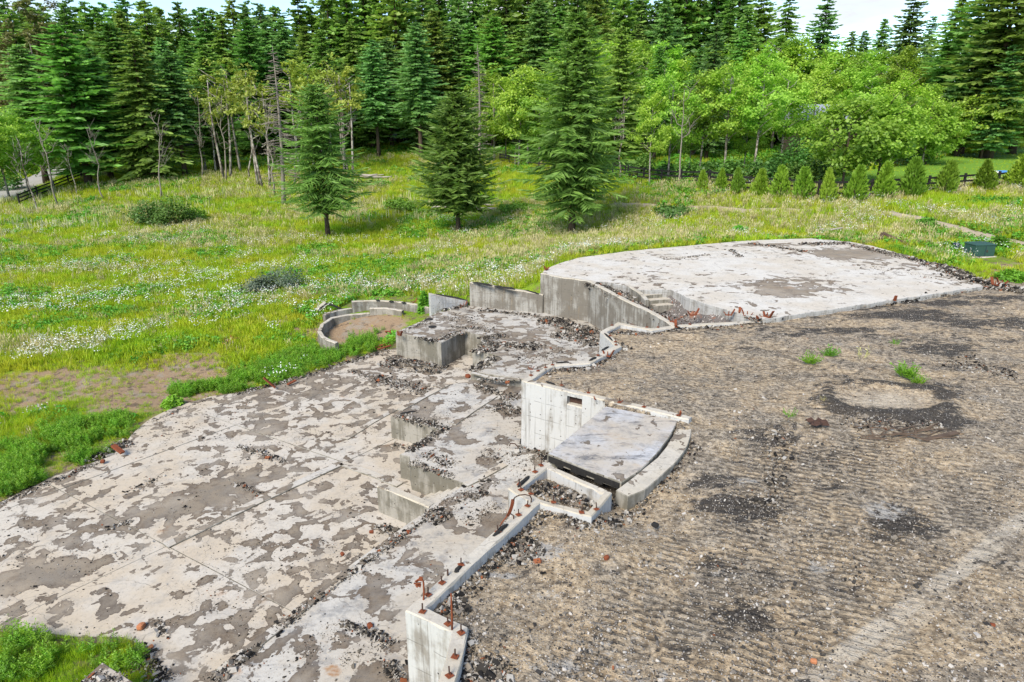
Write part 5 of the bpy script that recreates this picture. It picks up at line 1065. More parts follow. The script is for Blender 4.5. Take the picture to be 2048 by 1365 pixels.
def bracket(px, py, z, s, label, rot=0.0, mat=None, bend=.8, cat="rusty bracket"):
    c = P(px, py, z); m = MB(); m.box((0, 0, .03 * s), (.22 * s, .09 * s, .02 * s)); m.bar((.09 * s, 0, .03 * s), (.13 * s + .08 * s * bend, 0, .24 * s), .09 * s, .018 * s, (1, 0, .2)); m.bar((-.09 * s, 0, .03 * s), (-.17 * s, .03 * s, .14 * s), .07 * s, .018 * s, (1, 0, .4)); m.tube([(0, 0, 0), (0, 0, .16 * s)], .012 * s + .004, 5)
    return tag(m.build("rusty_bracket", mat or M_RUST, None, tuple(c)), label, cat) , rot
for i, (px, py, z, s, lb) in enumerate([(1457, 632, .03, 1.0, "rusty bracket at the left of the cluster on the front edge of the garage floor"), (1479, 629, .05, .9, "rusty bracket second from left on the front edge of the garage floor"), (1494, 633, .05, 1.1, "bent rusty bracket in the middle of the cluster on the garage front edge"), (1517, 641, .03, .8, "low rusty bracket at the right of the garage front cluster"), (1534, 636, .1, 1.2, "tall rusty bracket standing rightmost on the garage front edge"), (1386, 632, -.2, 1.1, "rusty angle iron standing in the red debris below the garage steps"), (1352, 655, 0, .9, "rusty bracket at the joint of the zigzag wall and the garage wall"), (1345, 645, .02, .8, "rusty scrap on the low end of the garage retaining wall"), (1093, 541, .13, .9, "rusty tie on the left corner of the garage floor"), (799, 672, -1.59, 1.0, "red rusty tie at the left corner of the terrace floor"), (927, 613, -1.59, .9, "red rusty tie at the back corner of the terrace floor"), (1990, 572, .1, 1.3, "rusty bracket on the far right corner of the garage floor"), (2003, 570, .1, 1.2, "rusty iron right of the far corner bracket of the garage floor"), (1789, 602, .1, 1.0, "rusty bracket midway along the front edge of the garage floor"), (1215, 714, -.08, 1.0, "rusty iron lying against the zigzag wall on the gravel side"), (828, 606, -1.6, .8, "rusty tie on the right end of the tall planter wall"), (1190, 800, .0, .3, "small orange bracket on the wall above the porch slab"), (1240, 805, .0, .4, "rusty bracket where the vent wall passes behind the porch slab"), (1360, 830, .0, .5, "rusty scrap at the right end of the vent wall"), (1062, 740, -.04, .5, "small rusty clip near the corner of the vent wall")]):
    o, _r0 = bracket(px, py, z, s, lb); o.rotation_euler = (0, 0, i * 1.3)
rb = P(1083, 564, 0); 
t_ = PD(1087, 556, float(P(1081, 547, Z_G)[1]) - .03); m = MB(); m.bar((0, 0, 0), (.01, 0, -.34), .03, .09, (1, 0, 0)); tag(m.build("rusty_strap", M_RUST, None, tuple(t_)), "red rusty strap hanging on the left edge of the tall retaining wall", "rusty strap")
# sheet scraps and beams
def crumple(px, py, z, s, seed, label, mat, name="metal_scrap", cat="scrap metal"):
    r = np.random.default_rng(seed); c = P(px, py, z); n = 5; V = []; th = .012 * s
    for j in range(n):
        for i in range(n):
            V.append(((i / (n - 1) - .5) * s + r.normal(0, .06) * s, (j / (n - 1) - .5) * s * .7 + r.normal(0, .05) * s, abs(r.normal(.12, .12)) * s))
    V2 = [(x, y, z_ - th) for x, y, z_ in V]; F = []
    for j in range(n - 1):
        for i in range(n - 1): a = j * n + i; F.append((a, a + 1, a + n + 1, a + n)); a += n * n; F.append((a + n, a + n + 1, a + 1, a))
    rim = [i for i in range(n)] + [j * n + n - 1 for j in range(1, n)] + [(n - 1) * n + i for i in range(n - 2, -1, -1)] + [j * n for j in range(n - 2, 0, -1)]
    for k in range(len(rim)): a, b = rim[k], rim[(k + 1) % len(rim)]; F.append((a, a + n * n, b + n * n, b))
    m = MB(); m.add(V + V2, F); o = tag(m.build(name, mat, None, tuple(c)), label, cat); o.rotation_euler = (0, 0, seed * 1.1); return o
crumple(1632, 848, -.1, .42, 3, "dark crumpled metal sheet lying on the gravel left of the twig pile", M_RUSTD)
crumple(462, 682, -2.5, .55, 4, "rusty orange scrap sheet in the grass left of the planter", M_RUST); crumple(440, 690, -2.5, .4, 5, "pale orange scrap beside the rusty sheet in the grass", M_BRICK)
crumple(777, 666, -2.3, .35, 6, "orange scrap in the red soil inside the planter", M_RUST)
def rock(px, py, z, s, seed, label, mat, name="brick_piece", cat="brick"):
    r = np.random.default_rng(seed); bm = bmesh.new(); bmesh.ops.create_icosphere(bm, subdivisions=2, radius=1)
    for v in bm.verts: v.co = Vector((math.copysign(abs(v.co.x) ** .55, v.co.x) * .5, math.copysign(abs(v.co.y) ** .55, v.co.y) * .36, math.copysign(abs(v.co.z) ** .55, v.co.z) * .32)) * (1 + r.normal(0, .05))
    me = bpy.data.meshes.new(name); bm.to_mesh(me); bm.free(); me.materials.append(mat); c = P(px, py, z); o = tag(obj(name, me, None, (c[0], c[1], c[2] + s * .22)), label, cat); o.scale = (s,) * 3; o.rotation_euler = (r.uniform(-.2, .2), r.uniform(-.2, .2), r.uniform(0, 3)); return o
rock(283, 1256, Z_S, .17, 1, "orange brick piece on the lower floor above the bottom left grass", M_BRICK)
rock(740, 1254, Z_M2, .12, 2, "red brick piece at the end of a debris line near the bottom", M_RUST); rock(936, 755, Z_S + .2, .22, 3, "rusty round lump against the terrace step", M_RUST, "rust_lump", "rusty lump")
rock(1213, 1118, -.15, .10, 4, "small red brick bit on the beige gravel", M_RUST); rock(685, 1110, Z_M2, .10, 5, "red brick bit in the debris line, lower one", M_RUST); rock(743, 1066, Z_M2 + .0, .10, 6, "red brick bit in the debris line near the cross wall", M_RUST); rock(817, 1066, Z_M2, .11, 7, "red brick bit at the foot of the nearest cross wall", M_RUST)
rock(302, 1297, Z_S, .10, 8, "tan stone at the edge of the bottom left grass", M_BRICK, "stone", "stone"); rock(1310, 1053, -.25, .13, 9, "black lump on the gravel right of the light well", M_CHAR, "char_lump", "charcoal"); rock(1316, 962, -.3, .12, 10, "black lump on the gravel below the curved curb", M_CHAR, "char_lump", "charcoal"); rock(1659, 598, -.0, .2, 11, "black lump on the gravel before the garage floor", M_CHAR, "char_lump", "charcoal"); rock(1627, 1325, -.12, .09, 12, "orange brick bit at the bottom of the gravel yard", M_BRICK); rock(1985, 1252, -.12, .07, 13, "red brick bit in the lower right of the gravel yard", M_RUST); rock(206, 925, -2.55, .15, 14, "rusty lump at the left edge of the lower floor", M_RUST, "rust_lump", "rusty lump")
def plank(p, q, zp, zq, w, h, label, mat, name="plank", cat="plank"):
    a, b = Vector(P(*p, zp)), Vector(P(*q, zq)); m = MB(); d = b - a; m.bar((0, 0, h / 2), d + Vector((0, 0, h / 2)), w, h); return tag(m.build(name, mat, None, tuple(a), bevel=min(w, h) * .12), label, cat)
plank((1848, 882), (1915, 867), -.12, -.10, .12, .04, "grey plank lying on the gravel at the right of the twig pile", M_BURNTWOOD)
plank((527, 757), (551, 777), -2.15, -2.55, .12, .05, "rusty red board leaning at the lower floor edge among horsetail", M_RUST); plank((575, 771), (592, 762), -2.55, -2.5, .10, .05, "short red board lying at the lower floor edge", M_RUST)
plank((226, 893), (246, 908), -2.35, -2.5, .14, .06, "rusty red board at the left curve of the lower floor", M_RUST)
plank((750, 696), (778, 687), -2.5, -2.4, .09, .04, "upper red board lying beside the terrace corner", M_RUST); plank((755, 700), (782, 692), -2.5, -2.45, .09, .04, "lower red board lying beside the terrace corner", M_RUST)
bpt = P(1756, 488, 0); m = MB(); m.bar((0, 0, 0), Vector(at_depth(1766, 466, bpt)) - Vector(bpt), .12, .16); tag(m.build("burnt_beam", M_BURNTWOOD, None, tuple(bpt), bevel=.01), "upright burnt post holding a leaning beam behind the garage floor", "burnt beam")
m = MB(); a_ = Vector(at_depth(1766, 467, bpt)) + Vector((.05, .12, 0)); b_ = Vector(P(1826, 496, 0)) + Vector((0, .1, .05)); m.bar((0, 0, 0), b_ - a_, .10, .14); tag(m.build("burnt_beam", M_BURNTWOOD, None, tuple(a_), bevel=.01), "brown burnt beam leaning down from the upright post behind the garage floor", "burnt beam")
plank((1765, 495), (1840, 501), .05, .05, .14, .1, "burnt beam lying flat beneath the leaning one", M_BURNTWOOD, "burnt_beam", "burnt beam")
# bent gutter by the planter
gb = P(632, 626, -2.2); tg = thing("bent_flashing", "bent white and black metal flashing arching over the planter end", "flashing", tuple(gb)); L0 = Vector(gb)
m = MB(); pts = [Vector(at_depth(*q, gb)) - L0 for q in [(632, 624), (641, 615), (652, 606)]]
for a, b in zip(pts[:-1], pts[1:]): m.bar(a, b, .05, .22, (1, 0, 1))
m.build("cover", M_TOP, tg)
m = MB(); m.tube([Vector(at_depth(*q, gb)) - L0 for q in [(641, 629), (640, 618), (652, 608), (666, 611), (683, 619), (703, 618)]], [.10, .06, .05, .05, .05, .03], 5); m.build("strip", M_CHAR, tg)
# rebar bits on the floors
rb = P(1030, 902, Z_M2); rod("bent rusty bar sticking out of rubble under the vent wall", [tuple(rb + np.array([.08, -.1, 0])), at_depth(1036, 894, rb), at_depth(1030, 888, rb), at_depth(1021, 887, rb), at_depth(1019, 892, rb)], .016, M_RUSTD)
# log piles
def logs(px, py, L, label, n, spread, group):
    g = GP(px, py); r = np.random.default_rng(int(px))
    for i in range(n):
        ln = L * r.uniform(.6, 1.1); m = MB(); ra = r.uniform(.07, .13); m.tube([(-ln / 2, 0, 0), (0, r.uniform(-.05, .05), .03), (ln / 2, 0, r.uniform(-.05, .2))], [ra, ra * .9, ra * .6], 7)
        x = g[0] + r.normal(0, spread); y = g[1] + r.normal(0, .4); z = float(T(np.array([x]), np.array([y]))[0])
        o = tag(m.build("log", M_GREYWOOD, None, (x, y, z + .18 + .10 * (i % 3)), True), label, "log", group); o.rotation_euler = (0, 0, r.normal(0, .22))
logs(742, 358, 2.6, "grey log in the heap between the leftmost and middle meadow firs", 6, .7, "logs of the left heap")
logs(935, 424, 3.4, "weathered grey log lying behind the middle meadow fir", 7, 1.3, "logs behind the middle meadow fir")
logs(1655, 462, 1.2, "dark scrap of wood at the back edge of the garage floor", 1, .1, "wood scraps behind the garage floor")
# twigs on the gravel
r = np.random.default_rng(9)
for i in range(26):
    px, py = 1760 + r.uniform(-60, 110), 868 + r.uniform(-16, 14); c = P(px, py, -.10); ln = r.uniform(.25, 1.0); az = r.normal(.15, .5); d = np.array([math.cos(az), math.sin(az), 0]) * ln
    m = MB(); m.tube([(0, 0, .02), d * .5 + [0, 0, r.uniform(.02, .07)], d + [0, 0, .02]], [.014, .012, .005], 5); tag(m.build("twig", M_BURNTWOOD, None, tuple(c), True), "dark twig in the scattered twig pile on the gravel beside the grey plank", "twig", "twigs of the pile on the gravel")
# weeds on the gravel
def weed(px, py, s, seed, label, n=70, mat=None):
    r = np.random.default_rng(seed); az = r.uniform(0, 6.28, n); el = r.uniform(.5, 1.4, n); rad = r.random(n) * .16 * s; b = np.stack([np.cos(az) * rad, np.sin(az) * rad, np.zeros(n)], 1); d = np.stack([np.cos(az) * np.cos(el), np.sin(az) * np.cos(el), np.sin(el)], 1)
    L = s * r.uniform(.25, .6, n); Qs = [diamond(b, d, unit(np.cross(d, r.normal(0, 1, (n, 3)))), L, np.full(n, .02 * s + .008))]; tn = [r.random(n) * .6 + .2]
    for k in (.35, .55, .75, .95):
        bb = b + d * (L * k)[:, None]; dd = unit(d + r.normal(0, .8, (n, 3))); Qs.append(diamond(bb, dd, unit(np.cross(dd, r.normal(0, 1, (n, 3)))), L * .28, L * .09)); tn.append(r.random(n))
    c = P(px, py, -.1); return tag(obj("weed_tuft", quads_mesh("weed_tuft", np.concatenate(Qs), np.concatenate(tn), mat or M_HORSE), None, tuple(c)), label, "weed")
weed(1620, 728, .60, 1, "round green weed tuft on the gravel, left of the nearby pair"); weed(1660, 713, .55, 2, "smaller green weed tuft right behind the round one"); weed(1812, 755, .72, 3, "largest green weed tuft on the gravel above the black ring", 95); weed(1836, 768, .5, 4, "tiny yellow green weed right of the largest tuft", 40); weed(1725, 718, .7, 5, "thin dry weed stalks on the gravel between the tufts", 9, M_DRY); weed(1580, 835, .4, 6, "small sparse weed left of the crumpled metal sheet", 20); weed(1790, 690, .35, 7, "little yellow weed near the garage floor edge", 24); weed(1650, 805, .3, 8, "tiny pale weed left of the black ring", 20, M_DRY)

# ------------------------------------------------------------------ scattered stuff (point instances)
def lib(meshes, name):
    c = bpy.data.collections.new(name)
    for i, me in enumerate(meshes): c.objects.link(bpy.data.objects.new("%s_%02d" % (name, i), me))
    return c
def gn_group():
    g = bpy.data.node_groups.new("scatter", "GeometryNodeTree")
    g.interface.new_socket("Geometry", in_out='INPUT', socket_type='NodeSocketGeometry'); g.interface.new_socket("Collection", in_out='INPUT', socket_type='NodeSocketCollection'); g.interface.new_socket("Geometry", in_out='OUTPUT', socket_type='NodeSocketGeometry')
    N = g.nodes; gi = N.new("NodeGroupInput"); go = N.new("NodeGroupOutput"); ci = N.new("GeometryNodeCollectionInfo"); ci.inputs['Separate Children'].default_value = True; ci.inputs['Reset Children'].default_value = True
    ip = N.new("GeometryNodeInstanceOnPoints"); ip.inputs['Pick Instance'].default_value = True
    def na(name, t): n = N.new("GeometryNodeInputNamedAttribute"); n.data_type = t; n.inputs[0].default_value = name; return n.outputs[0]
    g.links.new(gi.outputs[0], ip.inputs['Points']); g.links.new(gi.outputs[1], ci.inputs[0]); g.links.new(ci.outputs[0], ip.inputs['Instance'])
    g.links.new(na("idx", 'INT'), ip.inputs['Instance Index']); g.links.new(na("rot", 'FLOAT_VECTOR'), ip.inputs['Rotation']); g.links.new(na("scl", 'FLOAT'), ip.inputs['Scale']); g.links.new(ip.outputs[0], go.inputs[0]); return g
GN = gn_group()
def scatter(name, label, pts, scl, col, tilt=.15, seed=0, freerot=False):
    r = np.random.default_rng(seed); n = len(pts); me = bpy.data.meshes.new(name); me.vertices.add(n); me.vertices.foreach_set("co", np.asarray(pts, np.float32).ravel())
    rot = np.stack([r.normal(0, tilt, n), r.normal(0, tilt, n), r.uniform(0, 6.283, n)], 1)
    if freerot: rot[:, :2] = r.uniform(-.9, .9, (n, 2))
    a = me.attributes.new("idx", 'INT', 'POINT'); a.data.foreach_set("value", r.integers(0, len(col.objects), n).astype(np.int32))
    a = me.attributes.new("rot", 'FLOAT_VECTOR', 'POINT'); a.data.foreach_set("vector", rot.astype(np.float32).ravel())
    a = me.attributes.new("scl", 'FLOAT', 'POINT'); a.data.foreach_set("value", np.asarray(scl, np.float32))
    o = obj(name, me); md = o.modifiers.new("scatter", 'NODES'); md.node_group = GN
    md[[s.identifier for s in GN.interface.items_tree if s.name == "Collection"][0]] = col
    return stuff(o, label)
def tuft(seed, n=16, h=.42, w=.03, spread=.2, lean=.5, mat=None, heads=0):
    r = np.random.default_rng(seed); az = r.uniform(0, 6.28, n); rad = spread * np.sqrt(r.random(n)); b = np.stack([np.cos(az) * rad, np.sin(az) * rad, np.full(n, -.04)], 1); a2 = r.uniform(0, 6.28, n); ln = r.random(n) * lean
    d = unit(np.stack([np.cos(a2) * ln, np.sin(a2) * ln, np.ones(n)], 1)); L = h * r.uniform(.55, 1.15, n); sd = unit(np.cross(d, r.normal(0, 1, (n, 3))))
    Q1 = diamond(b, d, sd, L, np.full(n, w)); tn = r.random(n) * .8 + .1
    if heads:
        k = heads; tip = b[:k] + d[:k] * L[:k, None] * .8; Qh = diamond(tip, d[:k], sd[:k], L[:k] * .42, np.full(k, w * 1.9)); Q1 = np.concatenate([Q1, Qh]); tn = np.concatenate([tn, np.full(k, 1.0)])
    return quads_mesh("tuft", Q1, tn, mat)
def leafpatch(seed, n=26, R=.25, h=.3, size=.12, mat=None, up=.7):
    r = np.random.default_rng(seed); az = r.uniform(0, 6.28, n); rad = R * np.sqrt(r.random(n)); z = h * (1 - (rad / R) ** 2 * .6) * r.uniform(.35, 1, n); b = np.stack([np.cos(az) * rad, np.sin(az) * rad, z], 1); nr = unit(np.array([0, 0, up]) + r.normal(0, .45, (n, 3))); d = unit(np.cross(nr, r.normal(0, 1, (n, 3)))); L = size * r.uniform(.6, 1.4, n)
    return quads_mesh("leaf_patch", diamond(b, d, np.cross(nr, d), L, L * .6), np.clip(.3 + z / h * .5 + r.normal(0, .15, n), 0, 1), mat)
def horsetail(seed, n=7, h=.42, mat=None):
    r = np.random.default_rng(seed); Qs = []; tn = []
    for i in range(n):
        az = r.uniform(0, 6.28); rd = .16 * math.sqrt(r.random()); o = np.array([math.cos(az) * rd, math.sin(az) * rd, 0]); hh = h * r.uniform(.6, 1.1); k = 26; t = np.linspace(.12, 1, k); a = r.uniform(0, 6.28, k)
        b = o + np.stack([.05 * t * math.cos(az), .05 * t * math.sin(az), t * hh], 1); d = unit(np.stack([np.cos(a), np.sin(a), r.uniform(.25, .8, k)], 1)); L = .17 * (1.1 - t * .85); Qs.append(diamond(b, d, unit(np.cross(d, r.normal(0, 1, (k, 3)))), L, np.full(k, .022))); tn.append(np.clip(.25 + .6 * t + r.normal(0, .12, k), 0, 1))
    return quads_mesh("horsetail", np.concatenate(Qs), np.concatenate(tn), mat)
def daisy(seed, n=9, R=.25):
    r = np.random.default_rng(seed); az = r.uniform(0, 6.28, n); rad = R * np.sqrt(r.random(n)); b = np.stack([np.cos(az) * rad, np.sin(az) * rad, r.uniform(.32, .55, n)], 1); nr = unit(np.array([0, 0, 1.0]) + r.normal(0, .45, (n, 3))); d = unit(np.cross(nr, r.normal(0, 1, (n, 3)))); s = r.uniform(.04, .068, n)
    return quads_mesh("daisy_heads", diamond(b - d * s[:, None] * .5, d, np.cross(nr, d), s, s), np.clip(r.normal(.7, .2, n), 0, 1), M_DAISY)
L_GRASS = lib([tuft(i, 18, .34 + .05 * i, .032, .22, .6, M_GRASS) for i in range(4)], "grass_tuft")
L_GRASSN = lib([tuft(20 + i, 22, .30 + .05 * i, .014, .16, .6, M_GRASS) for i in range(4)], "near_grass_tuft")
L_DRY = lib([tuft(40 + i, 14, .5 + .06 * i, .020, .22, .5, M_DRY, 10) for i in range(3)], "dry_tuft")
L_BROAD = lib([leafpatch(60 + i, 30, .28, .26 + .08 * i, .13, M_BROAD) for i in range(3)], "weed_patch")
L_HORSE = lib([horsetail(80 + i, 7, .38 + .05 * i, M_HORSE) for i in range(4)], "horsetail")
L_DAISY = lib([daisy(90 + i) for i in range(4)], "daisies")
L_SPIKE = lib([tuft(110 + i, 3, 1.0, .09, .25, .12, M_MULLEIN) for i in range(2)], "seed_spikes")

FOOT = [S1_POLY, M1_POLY, M2_POLY, G_POLY, U_POLY, _pit0]
_ub = GP(1956, 512); _ud = GP(1911, 498); _lg = [(GP(935, 426), 3.2, 1.3), (GP(742, 359), 2.6, 1.6)]
def free(x, y, grow=.05):
    ok = np.ones(x.shape, bool)
    for p in FOOT: ok &= ~inside(p, x, y)
    for p in (S1_POLY, G_POLY): ok &= edge_dist(p, x, y) > grow
    ok &= (edge_dist(W_LINE, x, y, False) > .7) & (edge_dist(F2, x, y, False) > .35) & (edge_dist(F1, x, y, False) > .25)
    ok &= ~(inside(PLANTER, x, y) & (vnoise(x * 60, y * 60, 3) > .10))
    ok &= (np.hypot((x - _ub[0]) / .95, (y - _ub[1] + .8) / 1.7) > 1) & (np.hypot((x - _ud[0]) / .4, (y - _ud[1] + .5) / 1.0) > 1)
    for g_, a_, b_ in _lg: ok &= np.hypot((x - g_[0]) / a_, (y - g_[1] + .6) / b_) > 1
    return ok
def offpath(x, y):
    return (edge_dist(ROAD_L, x, y, False) > 2.3) & (edge_dist(PATH_R, x, y, False) > .62) & (edge_dist(PATH_M, x, y, False) > .32)
def field(n, y0, y1, pw, seed, smin=-.86, smax=.86):
    """random spots over the visible meadow wedge, denser near the viewer"""
    r = np.random.default_rng(seed); y = y0 * (y1 / y0) ** (r.random(n) ** pw); x = (smin + (smax - smin) * r.random(n)) * (y + 1.5); return x, y, r
# green grass
x, y, r = field(165000, 8.2, 118, .66, 1)
k = free(x, y) & offpath(x, y); x, y = x[k], y[k]
d = dirtf(x, y); zone = fbm(x, y, .16, 3, 41); fine = fbm(x, y, .8, 3, 43); rr = r.random(len(x))
drymask = sstep(.50, .62, fbm(x, y * 1.6, .11, 3, 45) + .035 * sstep(26, 44, y) + .05 * sstep(0, 8, x) * sstep(34, 40, y))
keep = ((rr > d * 1.15) | (r.random(len(x)) < .30) | ((y < 12.5) & (x < -4.8))) & (rr > woodf(x, y) * .75) & (rr > drymask * .35); lw = lawnf(x, y) > .5
keep &= ~(lw & (rr > .5)); x, y, fine = x[keep], y[keep], fine[keep]; lw = lw[keep]; d = d[keep]
sc = (.55 + .9 * fine) * np.interp(y, [12, 30, 60, 110], [.75, .78, 1.0, 1.6]); sc = np.where(lw, sc * .28, sc) * (1 - .5 * d); sc *= 1 - .35 * sstep(5, 1, edge_dist(S1_POLY, x, y)); blc = P(90, 1330, -2.6); inb = (y < 13) & (x < -4.6)
z = T(x, y); nearm = y < 24
scatter("meadow_grass", "green meadow grass", np.stack([x, y, z], 1)[~nearm], sc[~nearm], L_GRASS, .18, 1); scatter("near_meadow_grass", "short yellow green grass beside the lower floor", np.stack([x, y, z], 1)[nearm], sc[nearm], L_GRASSN, .18, 2)
# dry seed grass
x, y, r = field(90000, 16, 100, .62, 3); k = free(x, y, .3) & offpath(x, y); x, y = x[k], y[k]
dm = sstep(.50, .62, fbm(x, y * 1.6, .11, 3, 45) + .035 * sstep(26, 44, y) + .05 * sstep(0, 8, x) * sstep(34, 40, y)); k = (r.random(len(x)) < dm * .42 + .03) & (dirtf(x, y) < .3) & (woodf(x, y) < .3) & (lawnf(x, y) < .5); x, y = x[k], y[k]
scatter("dry_grass", "pale dry seed grass in patches over the meadow", np.stack([x, y, T(x, y)], 1), (.55 + .5 * r.random(len(x))) * np.interp(y, [12, 30, 60, 110], [.75, .85, 1.1, 1.6]), L_DRY, .2, 4)
# broad leaved weeds, ferns
x, y, r = field(60000, 16, 110, .62, 5); k = free(x, y, .3) & offpath(x, y); x, y = x[k], y[k]
bm_ = sstep(.54, .64, fbm(x, y * 1.5, .15, 3, 51)); fc = P(1020, 452, -1.6); bm_ = np.maximum(bm_, sstep(1.3, .7, np.hypot((x - fc[0]) / 4.5, (y - fc[1]) / 5))); fc = P(740, 545, -2.3); bm_ = np.maximum(bm_, sstep(1.3, .7, np.hypot((x - fc[0]) / 5.5, (y - fc[1]) / 2))); fc = P(220, 525, -2.6); bm_ = np.maximum(bm_, sstep(1.3, .6, np.hypot((x - fc[0]) / 2.6, (y - fc[1]) / 1.8)))
bm_ = np.maximum(bm_, .5 * woodf(x, y)); k = (r.random(len(x)) < bm_) & (dirtf(x, y) < .3) & (lawnf(x, y) < .5); x, y = x[k], y[k]
scatter("broad_weeds", "broad leaved weeds and ferns in bright patches over the meadow", np.stack([x, y, T(x, y)], 1), (.7 + .7 * r.random(len(x))) * np.interp(y, [12, 30, 60, 110], [.6, .85, 1.1, 1.8]), L_BROAD, .2, 6)
# daisies
x, y, r = field(120000, 17, 75, .7, 7); k = free(x, y, .4) & offpath(x, y); x, y = x[k], y[k]
w = fbm(x, y * 1.5, .22, 4, 55) + .06 * sstep(2, -6, x) * sstep(46, 34, y); dz = sstep(.52, .72, w) * sstep(72, 44, y) * (.35 + .65 * sstep(0, -4, x) + .3 * sstep(8, 14, x)); k = (r.random(len(x)) < np.clip(dz * .36, 0, .16)) & (dirtf(x, y) < .25) & (lawnf(x, y) < .5); x, y = x[k], y[k]
scatter("daisy_flowers", "white daisies in drifts over the meadow", np.stack([x, y, T(x, y)], 1), .8 + .4 * r.random(len(x)), L_DAISY, .1, 8)
# seed spikes below the pale grove
x, y, r = field(5000, 58, 80, 1, 9, -.75, -.1); wv = fbm(x, y, .2, 3, 57); k = (wv > .52) & offpath(x, y); x, y = x[k][:700], y[k][:700]
scatter("seed_spikes", "pale upright seed spikes below the pale grove", np.stack([x, y, T(x, y)], 1), .7 + .5 * r.random(len(x)), L_SPIKE, .06, 10)
# horsetail along the lower floor
r = np.random.default_rng(15); HP = []
for (a, b, z0, wd, n) in [((215, 845), (0, 960), -2.6, 1.5, 420), ((560, 745), (770, 672), -2.5, .9, 420), ((350, 785), (560, 760), -2.6, .5, 240), ((200, 850), (20, 930), -2.6, .9, 420), ((100, 895), (-60, 990), -2.6, 1.0, 420), ((260, 835), (170, 860), -2.6, .45, 120), ((340, 785), (480, 770), -2.6, .42, 260), ((480, 760), (620, 715), -2.6, .75, 420), ((600, 715), (760, 668), -2.5, .7, 420), ((690, 690), (780, 655), -2.4, .5, 160), ((0, 1290), (120, 1285), -2.55, .25, 14), ((-20, 1350), (90, 1352), -2.55, .4, 26), ((180, 1300), (270, 1340), -2.55, .25, 14), ((1100, 512), (1240, 497), 0, .35, 160), ((1380, 478), (1440, 470), 0, .4, 90), ((1640, 470), (1720, 478), 0, .4, 80), ((1780, 502), (1900, 530), 0, .5, 120), ((0, 985), (130, 940), -2.6, .3, 120)]:
    A, B = P(*a, z0), P(*b, z0); t = r.random(n); c = A[None] * (1 - t[:, None]) + B[None] * t[:, None]; ang = math.atan2(B[1] - A[1], B[0] - A[0]) + math.pi / 2; o = r.normal(0, wd * .55, n); HP.append(np.stack([c[:, 0] + math.cos(ang) * o, c[:, 1] + math.sin(ang) * o], 1))
HP = np.concatenate(HP); HP = HP[free(HP[:, 0], HP[:, 1], .12)]; cl = fbm(HP[:, 0], HP[:, 1], 1.1, 2, 71); HP = HP[cl > .40]
scatter("horsetail_plants", "feathery bright green horsetail along the edge of the lower floor", np.stack([HP[:, 0], HP[:, 1], T(HP[:, 0], HP[:, 1]) - .02], 1), .48 + .45 * r.random(len(HP)), L_HORSE, .15, 12)

# ------------------------------------------------------------------ gravel and rubble
def chip_mesh(seed, fl, mat, kind=0):
    r = np.random.default_rng(seed); bm = bmesh.new()
    if kind == 0: bmesh.ops.create_icosphere(bm, subdivisions=1, radius=.5)
    else: bmesh.ops.create_cube(bm, size=1.0)
    for v in bm.verts: v.co = Vector((v.co.x * r.uniform(.8, 1.25), v.co.y * r.uniform(.5, .9), v.co.z * fl * r.uniform(.7, 1.2)))
    me = bpy.data.meshes.new("chip"); bm.to_mesh(me); bm.free(); me.materials.append(mat); return me
L_CHIP = lib([chip_mesh(i, .35, M_CHIPS, i % 2) for i in range(6)], "rubble_chip"); L_STONE = lib([chip_mesh(20 + i, .55, M_STONES, 1 if i == 4 else 0) for i in range(5)], "gravel_stone")
n = 90000; r = np.random.default_rng(21); y = 4.6 * (30 / 4.6) ** (r.random(n) ** .9); x = (-.4 + 1.45 * r.random(n)) * (y + 1.5); k = inside(U_POLY, x, y) & ~inside(P_POLY, x, y); x, y = x[k], y[k]
k = r.random(len(x)) < .25 + .9 * sstep(.42, .62, fbm(x, y, .9, 4, 81)); x, y = x[k], y[k]; kk = ~(edge_dist(CURB_OUT + CURB_IN, x, y) < .02) & ~inside(CURB_OUT + CURB_IN, x, y); x, y = x[kk], y[kk]
zz = UZ(x, y) + .10 * np.exp(-((np.hypot((x - c_ring[0]) / 1.45, (y - c_ring[1]) / .95) - 1.1) / .25) ** 2) + .002
scatter("gravel_stones", "loose stones and shards over the gravel yard", np.stack([x, y, zz], 1), np.clip(r.lognormal(-3.95, .55, len(x)), .008, .08), L_STONE, .5, 22)
RUB = []
def pile(a, b, z, w, n, h=.0, smax=.07, zf=None):
    A, B = P(*a, z), P(*b, z); t = r.random(n); o = r.normal(0, .42, n); ang = math.atan2(B[1] - A[1], B[0] - A[0]) + math.pi / 2; L = np.hypot(*(B - A)[:2])
    wob = w * (.55 + .9 * fbm(t * L, np.full(n, w * 7), 1.4, 2, int(abs(a[0]))))
    px_ = A[0] + (B[0] - A[0]) * t + math.cos(ang) * o * wob + r.normal(0, .04, n); py_ = A[1] + (B[1] - A[1]) * t + math.sin(ang) * o * wob + r.normal(0, .04, n)
    pz = np.full(n, z) + h * np.exp(-(o / .55) ** 2) * np.sin(np.clip(t, .05, .95) * math.pi) ** .5 * r.uniform(.75, 1.0, n) + .004
    RUB.append(np.stack([px_, py_, pz, np.clip(r.lognormal(math.log(smax * .34), .72, n), .010, smax * 2.2)], 1))
